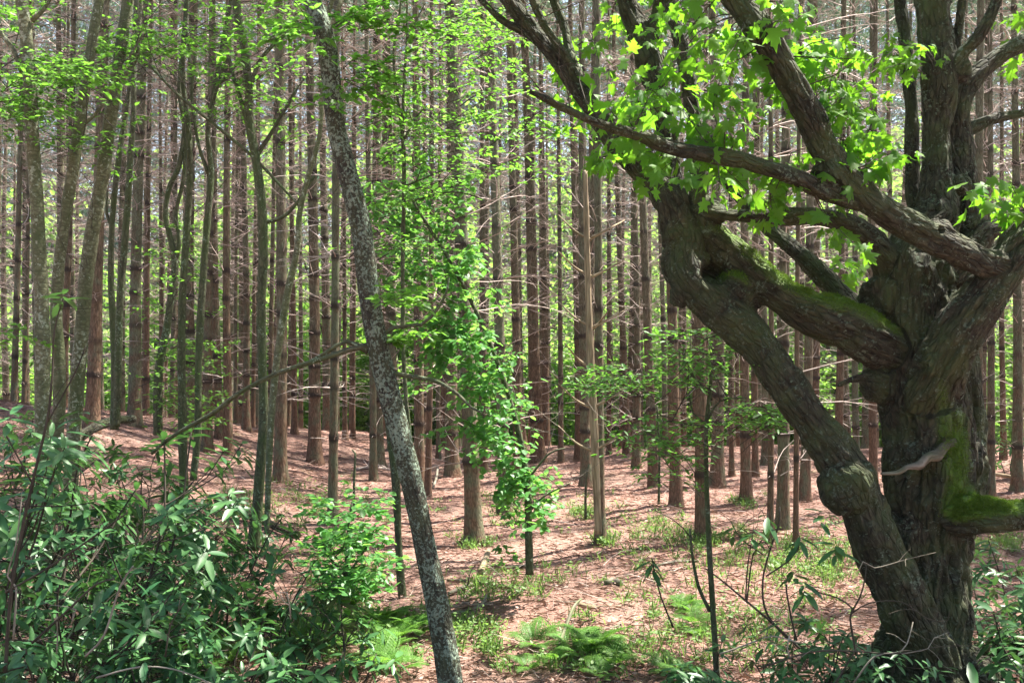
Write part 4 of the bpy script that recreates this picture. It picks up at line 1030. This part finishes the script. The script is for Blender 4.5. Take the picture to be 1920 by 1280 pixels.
tree('sapling', 'leafy knee-high sapling in sunlight left of the leaning trunk', 'sapling', 8.4,
     [[(655, 1150, 4), (650, 1080, 3.6), (652, 1000, 3), (660, 940, 2)], [(650, 1080, 3), (690, 1020, 2), (705, 980, 1.4)], [(650, 1080, 3), (615, 1040, 2), (600, 1000, 1.4)]],
     'mossy', layers(590, 730, 940, 1120, 44, 655, (30, 70), .35), 'vine_leaf', .08, width=1.2, n_leaf=30, sides=7)
tree('dead_pole', 'bleached branchless dead pole with tufts of stubs', 'dead tree', 13.2,
     [[(1122, 1000, 7), (1117, 880, 8), (1112, 760, 8), (1106, 640, 7.5), (1102, 520, 6.5), (1099, 400, 6), (1097, 320, 4.5)]] +
     [[(1109, y, 3), (1109 + s * 30, y - 16, 2.2), (1109 + s * 62, y - 40 + (s * 7), 1.2, rg.gauss(0, .3))] for y, s in ((765, 1), (765, -1), (615, 1), (612, -1), (620, .5), (520, 1), (518, -1), (450, -1), (446, 1), (690, -.8), (845, -1), (848, .9))], 'pole', bare=8, twigs_mat='pale_twig', sides=9)
tree('thin_stem', 'bare black twig-thin stem standing on the sunlit floor left of the leaning trunk', 'sapling', 13.0,
     [[(664, 960, 3.2), (664, 900, 2.8), (666, 850, 2.2), (660, 842, 1.8)]], 'mossy', sides=6)
tree('thin_stem', 'short dark stem in a grass tuft before the twiggy pines', 'sapling', 16.0,
     [[(1098, 972, 3), (1098, 930, 2.6), (1100, 890, 2), (1104, 870, 1.4)]], 'mossy', sides=6, bare=3)
tree('thin_stem', 'thin stem close beside the tall dark pine foot', 'sapling', 17.5,
     [[(1235, 952, 3), (1236, 900, 2.6), (1236, 840, 2.2), (1232, 760, 1.6)]], 'mossy', sides=6, bare=3)

# upper crown added to the old tree, unseen above the frame, to shade the near floor
lf = Acc(); tw = Acc(); r2 = random.Random(21)
for k in range(190):
    s_ = samples[r2.choice([0, 0, 1, 3, 4, 4, 8, 10, 13, 14, 15])]; b = s_[-r2.randint(1, max(2, len(s_) // 8)), :3]
    a = r2.uniform(0, 6.28); L = r2.uniform(.8, 3.8)
    e = b + np.array([math.cos(a) * L, math.sin(a) * L, r2.uniform(.35, 2.6)])
    h_ = e[2]; sx, sy = e[0] - h_ * math.sin(SUN_AZ) / math.tan(SUN_EL), e[1] - h_ * math.cos(SUN_AZ) / math.tan(SUN_EL)
    if any(math.hypot(sx - q0, sy - q1) < q2 + .5 for q0, q1, q2 in SUN_POOLS[-4:]): continue
    if 640 - (e[2] - CAM_Z) / max(e[1], .5) * F > -130: e[2] = CAM_Z + 800 / F * max(e[1], 1)
    sprays(lf, tw, b - O, e - O, 34, .12, MAPLES[k % 3], rng=r2, twigs=8)
link('crown', lf.mesh('upper_crown', M['maple_leaf'], smooth=False), old); link('bare_crown', tw.mesh('upper_twigs', M['dark_twig']), old)
# ------------------------------------------------------------------ rhododendrons
def rosette(pos, ax, nm, sz, p, d, rng, n=9, size=.16, droop=.3):
    d = unit(d); u = unit(np.cross(d, [.3, .5, .2])); w = np.cross(d, u); a0 = rng.uniform(0, 6.28)
    for k in range(n):
        a = a0 + k * 2.399; r = u * math.cos(a) + w * math.sin(a)
        lift = rng.uniform(-.1, .55) * (1 - k / n) + .05
        v = r + d * lift + np.array([0, 0, -droop * rng.uniform(.4, 1.3)])
        pos.append(p - d * .012 * k); ax.append(v); nm.append(d + r * .1 + np.array([rng.gauss(0, .12), rng.gauss(0, .12), .25])); sz.append(size * rng.uniform(.7, 1.15))

def rhodo_variant(seed, H, n_stem, dens, size=.158, spread=.55, droop=.3):
    rng = random.Random(seed); st = Acc(); lf = Acc(); pos, ax, nm, sz = [], [], [], []
    for s in range(n_stem):
        a = rng.uniform(0, 6.28); q = rng.uniform(.05, .25)
        m = wiggle((q * math.cos(a), q * math.sin(a), -.15), (math.cos(a) * spread, math.sin(a) * spread, 1), H * rng.uniform(.65, 1.1), 9, .013, .005, .16, .03, rng)
        tube(st, m, 6, .07)
        ends = [(m[-1, :3], m[-1, :3] - m[-2, :3])]
        for k in range(dens):
            j = rng.randint(3, 8); b = rng.uniform(0, 6.28)
            L = rng.uniform(.2, .55) * (.6 + .4 * H)
            br = wiggle(m[j, :3], (math.cos(b), math.sin(b), rng.uniform(.1, .9)), L, 5, .006, .0035, .18, .06, rng)
            tubes3(st, segs_of(br)); ends.append((br[-1, :3], br[-1, :3] - br[-2, :3]))
            if rng.random() < .55:
                c2 = wiggle(br[2, :3], (math.cos(b + 1), math.sin(b + 1), rng.uniform(.1, .9)), L * .6, 4, .005, .003, .18, .06, rng)
                tubes3(st, segs_of(c2)); ends.append((c2[-1, :3], c2[-1, :3] - c2[-2, :3]))
        for p, d in ends:
            rosette(pos, ax, nm, sz, p, d + np.array([0, 0, .03]), rng, rng.randint(6, 10), size, droop)
            if rng.random() < .15: rosette(pos, ax, nm, sz, p - unit(d) * .09, d, rng, 5, size, droop * 1.4)
    leaves(lf, RHODO, np.array(pos), np.array(ax), np.array(nm), np.array(sz), 1.1)
    return st.mesh('rhododendron_stems', M['dark_twig']), lf.mesh('rhododendron_leaves', M['rhodo'])
RV = [rhodo_variant(1, 1.95, 6, 5), rhodo_variant(2, 1.55, 6, 4), rhodo_variant(3, 1.1, 5, 4), rhodo_variant(4, 1.35, 4, 4, .175, .4, .7), rhodo_variant(5, .7, 5, 4)]
def rhodo(x, y, k, s, label, rot=None, group='rhododendron bushes'):
    t = thing('rhododendron', label, 'shrub', (x, y, gz(x, y)), group)
    t.rotation_euler.z = float(RNG.uniform(0, 6.28)) if rot is None else rot; t.scale = (s, s, s)
    link('stems_cluster' if False else 'stem', RV[k][0], t); link('foliage', RV[k][1], t)
def rh(px, Y, k, s, label, group='rhododendron bushes'): rhodo((px - 960) / F * Y, Y, k, s, label, group=group)
for a in [
 (215, 9.6, 0, 1.0, 'tall rhododendron with sun-glinting top in front of the flared pale trunk'),
 (300, 9.2, 1, 1.12, 'rhododendron with sparkling leaves at the foot of the ivy-green sapling'),
 (120, 9.0, 1, 1.0, 'rhododendron hiding the feet of the two leaning pale trunks'),
 (20, 8.8, 0, .9, 'dark rhododendron at the left edge below the upright pale trunk'),
 (410, 9.8, 1, .9, 'rhododendron left of the sinuous tree with open branching'),
 (250, 7.6, 0, .85, 'rhododendron in deep shade under the glinting bushes'),
 (110, 7.0, 1, .95, 'deeply shaded rhododendron low at the left'),
 (400, 7.5, 1, .95, 'rhododendron with one pale upturned sunlit rosette'),
 (500, 7.4, 3, .95, 'rhododendron with drooping leaves before the sinuous tree'),
 (575, 7.2, 3, .9, 'rhododendron with long hanging leaves left of the sunlit sapling'),
 (330, 6.4, 2, .9, 'low rhododendron near the bottom edge, left of the drooping-leaved ones'),
 (470, 6.3, 3, .78, 'rhododendron with hanging dark leaves at the bottom edge'),
 (600, 6.1, 4, 1.0, 'small bright rhododendron beside the bottom ferns'),
 (170, 5.6, 4, .75, 'small lit rosettes alone in the dark bottom left corner'),
 (30, 6.0, 2, .9, 'shaded rhododendron in the bottom left corner among bare stems'),
 (560, 8.6, 2, .9, 'rhododendron behind the hanging-leaved ones, thin and open'),
 (445, 11.5, 2, .8, 'dark small rhododendron beside the fallen log'),
 (360, 12.5, 2, .75, 'small shrub at the foot of the reddish pine'),
 (15, 13.5, 1, .9, 'rhododendron on the slope behind the left edge trunk'),
 (1880, 8.6, 2, 1.0, 'shiny rhododendron right of the old trunk foot'),
 (1840, 7.9, 4, 1.3, 'low shiny rhododendron touching the old trunk foot'),
 (1925, 7.2, 2, .9, 'dark glossy rhododendron at the right edge'),
 (1880, 10.5, 2, .9, 'rhododendron further back right of the old trunk'),
 (1890, 5.5, 4, 1.15, 'rhododendron rosettes filling the bottom right corner'),
 (1800, 6.2, 4, .8, 'small shaded rhododendron before the old trunk foot'),
 (1430, 6.6, 4, .8, 'low rhododendron with pale glinting leaves between bare stems'),
 (1560, 6.4, 4, .8, 'low shaded rhododendron left of the old tree foot'),
 (1500, 7.0, 2, .8, 'shaded low rhododendron behind the bare forked stems'),
 (1610, 6.7, 2, .72, 'low rhododendron pressed against the left side of the old tree foot'),
 (1370, 7.0, 4, .95, 'low rhododendron just right of the thin black sapling foot'),
 (60, 8.0, 0, 1.2, 'tall rhododendron reaching high before the upright pale trunk'),
 (-5, 7.0, 0, 1.15, 'tall dark rhododendron cut by the left edge'),
 (165, 8.6, 0, 1.08, 'tall loose rhododendron between the pale trunks and the glinting bush'),
 (1890, 21.0, 1, 1.0, 'dark shrub among the pines at the right edge'),
]: rh(*a)

# leggy, nearly bare rhododendron stems in front of the sunlit floor
def leggy(label, Y, stems, tips, seed, pale=0):
    rng = random.Random(seed); p0 = P(stems[0][0][0], stems[0][0][1], Y)
    O = np.array([p0[0], Y, min(p0[2], gz(p0[0], Y))])
    t = thing('leggy_rhododendron', label, 'shrub', O, 'leggy half-bare rhododendrons')
    for k, s in enumerate(stems):
        a = Acc(); pp = pxpath(Y, s); pp[:, :3] -= O; pp[:, 3] *= .62; sm_ = tube(a, pp, 6, .05, .1)
        for _ in range(2):
            j = rng.randint(len(sm_) // 2, len(sm_) - 1)
            tubes3(a, segs_of(wiggle(sm_[j, :3], (rng.gauss(0, 1), rng.gauss(0, .6), rng.uniform(0, 1)), rng.uniform(.1, .3), 5, .003, .0012, .25, 0, rng)))
        link('stem', a.mesh('stem', M['pale_twig'] if k in (pale if isinstance(pale, tuple) else ()) else M['dark_twig']), t)
    pos, ax, nm, sz = [], [], [], []
    for px, py, dr in tips:
        rosette(pos, ax, nm, sz, P(px, py, Y) - O, np.array([rng.gauss(0, .3), rng.gauss(0, .3), 1]), rng, rng.randint(5, 8), .15, dr)
    if pos:
        lf = Acc(); leaves(lf, RHODO, np.array(pos), np.array(ax), np.array(nm), np.array(sz), 1.1)
        link('foliage', lf.mesh('foliage', M['rhodo']), t)
leggy('leggy bush of wiry stems with drooping leaf tufts before the sunlit floor', 6.6,
      [[(1480, 1200, 4), (1438, 1150, 3.4), (1430, 1090, 3), (1444, 1030, 2.6), (1460, 985, 2.2), (1462, 950, 2)], [(1436, 1080, 2.6), (1480, 1050, 2.4), (1496, 1030, 2), (1500, 1005, 1.6)], [(1400, 1130, 2.4), (1412, 1040, 2), (1436, 1000, 1.6), (1440, 960, 1.4)], [(1432, 1040, 2), (1390, 1010, 1.8), (1374, 985, 1.4)]],
      [(1440, 965, .9), (1374, 985, .8), (1546, 960, .35), (1500, 1005, .9), (1484, 1070, .7)], 3)
leggy('tall leaning wiry stem crossing from low left toward the leggy bush', 6.5,
      [[(1500, 1215, 4), (1440, 1160, 3.6), (1398, 1125, 3.2), (1350, 1085, 2.6), (1322, 1065, 2)], [(1398, 1125, 2.4), (1402, 1060, 2), (1412, 1000, 1.6)], [(1494, 1200, 3), (1484, 1160, 3), (1475, 1110, 2.8), (1474, 1095, 2.6)]],
      [(1412, 992, .5)], 4)
leggy('arching bare stem with a forked top before the leaning lower stem', 6.4,
      [[(1605, 1225, 3.4), (1594, 1160, 3.2), (1598, 1140, 3), (1570, 1120, 2.6), (1540, 1112, 2.2), (1510, 1100, 1.8)], [(1598, 1145, 2.8), (1612, 1120, 2.6), (1622, 1085, 2), (1624, 1060, 1.6)], [(1596, 1150, 2.4), (1630, 1130, 2), (1690, 1128, 1.8), (1740, 1160, 1.6), (1778, 1162, 1.3), (1780, 1145, 1)]],
      [(1566, 1020, .9), (1505, 1090, .7)], 6)
leggy('low tangle of pale dead twigs at the foot of the old tree', 6.2,
      [[(1350, 1225, 3), (1380, 1215, 2.6), (1420, 1200, 2.4), (1450, 1192, 2), (1500, 1205, 2)], [(1430, 1250, 3), (1520, 1222, 2.8), (1600, 1220, 2.4), (1680, 1225, 2), (1760, 1212, 1.6), (1820, 1210, 1)], [(1600, 1280, 3), (1640, 1230, 2.4), (1690, 1220, 2), (1706, 1190, 1.6), (1712, 1165, 1.2)], [(1560, 1290, 3), (1600, 1225, 2.4), (1608, 1205, 1.6)], [(1480, 1190, 2), (1476, 1215, 2), (1484, 1240, 1.6)], [(1690, 1225, 2), (1740, 1215, 1.8), (1752, 1195, 1.4), (1778, 1185, 1)], [(1610, 1070, 2), (1618, 1052, 1.8), (1640, 1064, 1.6), (1700, 1048, 1.4), (1755, 1035, 1)]],
      [(1420, 1190, .3)], 8, (0, 2, 4, 5, 6))
leggy('spindly stem with two hanging leaves standing alone on the needle floor', 8.0,
      [[(1262, 1175, 3), (1240, 1120, 2.4), (1228, 1075, 2), (1222, 1045, 1.6)]], [(1222, 1048, 1.2)], 9)
leggy('bare wandering stems rising through the dark left corner', 5.6,
      [[(10, 1260, 6), (20, 1120, 5.5), (40, 1000, 5), (62, 900, 4.6), (90, 780, 4), (98, 700, 3.4), (102, 620, 2.6), (118, 560, 2)], [(60, 905, 3), (30, 850, 2.4), (8, 810, 2)], [(90, 790, 3), (140, 700, 2.4), (160, 650, 1.8)], [(25, 1200, 3.4), (30, 1100, 3), (14, 1080, 2.6), (30, 1020, 2.2), (40, 940, 1.8)], [(10, 1110, 3.4), (80, 1070, 3), (170, 1010, 2.6), (240, 960, 2)]],
      [(118, 548, .3), (150, 770, .4), (20, 770, .4)], 10, (3,))
leggy('pale crooked dead twigs in the shade between the left rhododendrons', 5.5,
      [[(160, 1230, 4), (195, 1190, 3.6), (225, 1100, 3.2), (250, 1060, 2.8)], [(106, 1225, 2.4), (108, 1190, 2.2), (106, 1150, 2)], [(130, 1140, 2.2), (142, 1142, 2.2), (134, 1170, 2)], [(60, 1205, 4), (120, 1150, 3.6), (180, 1095, 3), (215, 1085, 2.4)], [(180, 1270, 3), (260, 1250, 2.8), (330, 1255, 2.4), (400, 1282, 2)], [(310, 1230, 3), (320, 1170, 2.6), (345, 1130, 2.2)], [(545, 1160, 2.6), (543, 1135, 2.2), (538, 1110, 2)]],
      [], 12, (0, 1, 2, 4, 6))

# ------------------------------------------------------------------ ferns
def fern_variant(seed, n, L):
    rng = random.Random(seed); a = Acc(); pos, ax, nm, sz = [], [], [], []
    for k in range(n):
        az = k * 2.399 + rng.uniform(-.3, .3); l = L * rng.uniform(.65, 1.1)
        d = np.array([math.cos(az), math.sin(az), rng.uniform(.9, 1.8)]); d = d / np.linalg.norm(d); p = np.zeros(3); m = 20; seg = []
        for j in range(m):
            q = p + d * l / m; seg.append((p, q, .0022 * (1 - j / m) + .0006, .0022 * (1 - (j + 1) / m) + .0005))
            d = unit(d + np.array([0, 0, -.062 - .02 * rng.random()])); p = q
            if j > 3:
                f = j / m; pl = l * .24 * (math.sin(math.pi * min(1, f * 1.05) ** .8) + .06)
                side = unit(np.cross(d, [0, 0, 1])); nrm = np.cross(side, d)
                for sg in (-1, 1):
                    pd = unit(side * sg + d * .35 + np.array([0, 0, -.12 + rng.gauss(0, .06)]))
                    # each pinna carries its own small lobes
                    for i2 in range(4):
                        t_ = (i2 + .3) / 4; b = p + pd * pl * t_
                        for s2 in (-1, 1):
                            pos.append(b); ax.append(unit(np.cross(pd, nrm)) * s2 + pd * .7); nm.append(nrm + np.array([rng.gauss(0, .1)] * 3)); sz.append(pl * .40 * (1.05 - t_ * .8))
                    seg.append((p, p + pd * pl, .0009, .0004))
        tubes3(a, seg)
    leaves(a, DIAMOND, np.array(pos), np.array(ax), np.array(nm), np.array(sz), 1.0)
    return a.mesh('fern', M['fern'])
FV = [fern_variant(60 + k, n, L) for k, (n, L) in enumerate(((8, .62), (6, .5), (9, .7)))]
def fern(px, py, k, s, label):
    b = hit(px, py, 8)
    o = link('fern', FV[k], None, b); o.rotation_euler = (float(RNG.normal(0, .1)), float(RNG.normal(0, .1)), float(RNG.uniform(0, 6.28))); o.scale = (s,) * 3
    tag(o, label, 'fern', 'ferns')
for k in range(30):
    if k < 14: px, py, lab = RNG.uniform(560, 790), RNG.uniform(1165, 1262), 'lacy fern in the bright patch left of the leaning trunk foot'
    elif k < 25: px, py, lab = RNG.uniform(930, 1320), RNG.uniform(1190, 1275), 'lacy fern low in the shade right of the leaning trunk foot'
    else: px, py, lab = RNG.uniform(1240, 1330), RNG.uniform(1130, 1180), 'lacy fern around the thin black sapling stem'
    fern(float(px), float(py), k % 3, float(RNG.uniform(.5, .9)) * (.75 if k >= 14 else 1), lab)
fern(1112, 1222, 0, .85, 'upright light green fern alone right of the leaning trunk')
fern(1000, 1215, 1, .8, 'small bright fern catching sun near the bottom centre')
fern(420, 1245, 2, .8, 'fern half hidden under the bottom rhododendrons')
fern(300, 1250, 1, .8, 'fern in deep shade at the bottom left')

# ------------------------------------------------------------------ fallen wood
def fallen(name, label, pts, mat, cat='branch', twigs=0, seed=0, lift=.0, sides=9, sub=(), lump=.2):
    rng = random.Random(seed); pp = []
    for px, py, hw, *z in pts:
        b = hit(px, py, 12); r = hw / F * b[1]; pp.append((b[0], b[1], b[2] + r * .7 + (z[0] if z else 0), r))
    pp = np.array(pp); O = pp[0, :3].copy(); O[2] = gz(O[0], O[1]); pp[:, :3] -= O
    a = Acc(); s = tube(a, pp, sides, .05, lump, seed=seed)
    for _ in range(twigs):
        j = rng.randint(2, len(s) - 1)
        tubes3(a, segs_of(wiggle(s[j, :3], (rng.gauss(0, 1), rng.gauss(0, 1), rng.uniform(.1, .9)), rng.uniform(.12, .5), 5, s[j, 3] * .5 + .001, .0015, .2, -.05, rng)))
    tag(link(name, a.mesh(name, M[mat]), None, O), label, cat, None)
fallen('fallen_log', 'dark rotting log chunk lying on the right of the needle floor', [(1137, 1098, 7), (1150, 1096, 8), (1165, 1099, 7)], 'dead_wood', 'log', 0, 1)
fallen('fallen_log', 'mossy fallen log sloping through the left rhododendrons past the sinuous tree', [(405, 958, 7, .12), (440, 972, 8, .1), (490, 990, 8, .06), (560, 1010, 7)], 'old', 'log', 3, 2)
fallen('fallen_log', 'dark mossy limb propped in the rhododendrons under the pale trunks', [(112, 940, 11, .55), (150, 905, 10, .6), (200, 880, 9, .65), (250, 862, 7, .6)], 'old', 'log', 3, 3)
fallen('fallen_branch', 'mossy stick lying right of the leaning trunk', [(842, 1117, 4), (870, 1105, 4.5), (895, 1096, 4), (925, 1092, 3)], 'dead_wood', 'branch', 2, 4)
fallen('fallen_branch', 'long thin greenish stick beside the leaning trunk', [(838, 1090, 3), (880, 1092, 3), (930, 1100, 3), (985, 1106, 2)], 'dead_wood', 'branch', 1, 5)
fallen('fallen_branch', 'bleached forked stump of branch standing in the sun patch', [(902, 1078, 6, .0), (908, 1070, 6, .08), (916, 1062, 5, .17)], 'pole', 'branch', 1, 6)
fallen('fallen_branch', 'white antler-like dead branch on the shaded floor', [(862, 1150, 3), (885, 1146, 3.4), (905, 1144, 3, .05), (912, 1136, 2, .10)], 'pale_twig', 'branch', 3, 7)
fallen('fallen_branch', 'long curved branch on the floor above the right ferns', [(1030, 1198, 3), (1080, 1194, 3.4), (1130, 1188, 3.2), (1165, 1172, 2)], 'dead_wood', 'branch', 3, 8)
fallen('fallen_branch', 'green-lit stick poking up out of the ferns', [(1040, 1235, 3), (1058, 1205, 3.4, .1), (1075, 1180, 3, .2), (1090, 1172, 2, .25)], 'dead_wood', 'branch', 1, 9)
fallen('fallen_branch', 'small pale curled branch left of the black sapling stem', [(1085, 1135, 4), (1098, 1141, 5), (1116, 1141, 4)], 'pole', 'branch', 1, 10)
fallen('fallen_branch', 'dark stick in front of the mossy-footed pine stem', [(945, 1068, 3.5), (965, 1066, 4), (990, 1062, 3)], 'dead_wood', 'branch', 1, 11)
fallen('fallen_branch', 'thin straight stick pointing at the open floor pine', [(938, 986, 2), (1000, 984, 2.2), (1060, 990, 1.6)], 'dead_wood', 'branch', 2, 12)
fallen('fallen_branch', 'tangle of grey dead twigs by the reddish half-hidden pine', [(668, 882, 3), (700, 878, 3), (740, 884, 2.4)], 'dead_twig', 'branch', 16, 13)
fallen('fallen_branch', 'white curled twig on the sunlit needles behind the leaning trunk', [(812, 916, 2), (818, 905, 2.4, .08), (821, 894, 2, .2)], 'pale_twig', 'branch', 3, 14)
fallen('fallen_branch', 'thin branch lying in front of the left pines', [(590, 1000, 2.4), (640, 992, 2.6), (690, 1004, 2)], 'dead_wood', 'branch', 3, 15)
fallen('fallen_branch', 'rusty stick under the thin black sapling', [(1218, 1066, 2.4), (1265, 1056, 3), (1310, 1052, 2)], 'dead_wood', 'branch', 2, 16)
fallen('fallen_branch', 'fallen branch by the curled white twig near the bottom edge', [(855, 1162, 2.4), (880, 1166, 3), (915, 1160, 2)], 'dead_wood', 'branch', 3, 17)
fallen('fallen_branch', 'heap of grey brush on the slope behind the pale trunks', [(180, 760, 4), (225, 752, 4), (280, 758, 3)], 'dead_twig', 'branch', 30, 18)
fallen('fallen_log', 'pale fallen stick among pines at the right edge', [(1862, 910, 3.5, .2), (1890, 914, 3.5, .2), (1925, 922, 3, .2)], 'pole', 'log', 0, 19)

# ------------------------------------------------------------------ floor cover: litter and herbs nobody could count
def scatter(n, ymin=4.5, ymax=27, pw=1.6):
    """more per square metre where the floor is near"""
    y = ymin + (ymax - ymin) * RNG.random(n) ** pw; x = RNG.uniform(-.56, .56, n) * (y + 1)
    return x, y
def flat_bits(n, lo, hi, width, acc):
    x, y = scatter(n); a = RNG.uniform(0, 6.28, n)
    pos = np.stack([x, y, ground(x, y) + RNG.uniform(.006, .03, n)], -1)
    leaves(acc, DIAMOND, pos, np.stack([np.cos(a), np.sin(a), RNG.normal(.04, .14, n)], -1), np.stack([RNG.normal(0, .25, n), RNG.normal(0, .25, n), np.ones(n)], -1), RNG.uniform(lo, hi, n), width)
acc = Acc(); flat_bits(70000, .08, .18, .09, acc); flat_bits(16000, .03, .07, 1.2, acc)
tag(link('needle_litter', acc.mesh('needle_litter', M['litter'])), kind='stuff')
segs = []
x, y = scatter(2600, 5, 26, 1.3)
for k in range(len(x)):
    a_ = random.uniform(0, 6.28); L = random.uniform(.12, .6); z = gz(x[k], y[k]) + .015
    segs += segs_of(wiggle((x[k], y[k], z), (math.cos(a_), math.sin(a_), random.uniform(-.02, .12)), L, 3, random.uniform(.002, .006), .0015, .15, -.02))
acc = Acc(); tubes3(acc, segs); tag(link('twig_litter', acc.mesh('twig_litter', M['dead_twig'])), kind='stuff')
# herbs and seedlings: thick in patches
def patches(n, cx, cy, rx, ry):
    px = RNG.normal(cx, rx * .6, n); py = RNG.normal(cy, ry * .6, n)
    n_ = int(n * .62); px, py = px[:n_], py[:n_]
    return [hit(float(a), float(b), 12) for a, b in zip(px, py) if b > 885 and b < 1330]
pts = []
for n, cx, cy, rx, ry in ((230, 1440, 1040, 190, 45), (120, 1250, 1000, 90, 30), (150, 1400, 1190, 200, 60), (110, 1150, 1240, 170, 40), (150, 690, 1190, 110, 50), (90, 660, 1075, 90, 40), (70, 500, 960, 80, 30), (60, 890, 1022, 30, 8), (50, 940, 950, 60, 20),
                          (40, 1130, 1020, 16, 8), (110, 1560, 1080, 90, 60), (90, 1870, 1010, 60, 40), (60, 600, 930, 90, 20), (100, 930, 1100, 110, 30), (80, 880, 1190, 60, 40), (60, 1320, 1018, 26, 10), (60, 1100, 965, 40, 12), (45, 1400, 945, 40, 10), (120, 300, 1200, 200, 60), (90, 1010, 960, 300, 40), (80, 1200, 1090, 200, 60)):
    pts += patches(n, cx, cy, rx, ry)
pos, ax, nm, sz = [], [], [], []
for b in pts:
    k = random.randint(5, 12); s_ = random.uniform(.03, .065); hh = random.uniform(.03, .16)
    for j in range(k):
        q = b + np.array([random.gauss(0, .06), random.gauss(0, .06), random.uniform(.2, 1) * hh]); v = np.array([random.gauss(0, 1), random.gauss(0, 1), random.uniform(-.1, .6)])
        pos.append(q); ax.append(v); nm.append((random.gauss(0, .3), random.gauss(0, .3), 1)); sz.append(s_ * random.uniform(.7, 1.3))
acc = Acc(); leaves(acc, OVAL, np.array(pos), np.array(ax), np.array(nm), np.array(sz), 1.1)
pos, ax, nm, sz = [], [], [], []
for b in random.sample(pts, len(pts) * 2 // 3):
    for j in range(random.randint(6, 16)):
        pos.append(b + np.array([random.gauss(0, .05), random.gauss(0, .05), 0])); ax.append((random.gauss(0, .5), random.gauss(0, .5), 1)); nm.append((random.gauss(0, 1), random.gauss(0, 1), .2)); sz.append(random.uniform(.06, .2))
leaves(acc, DIAMOND, np.array(pos), np.array(ax), np.array(nm), np.array(sz), .10)
tag(link('ground_herbs', acc.mesh('ground_herbs', M['herb'])), kind='stuff')
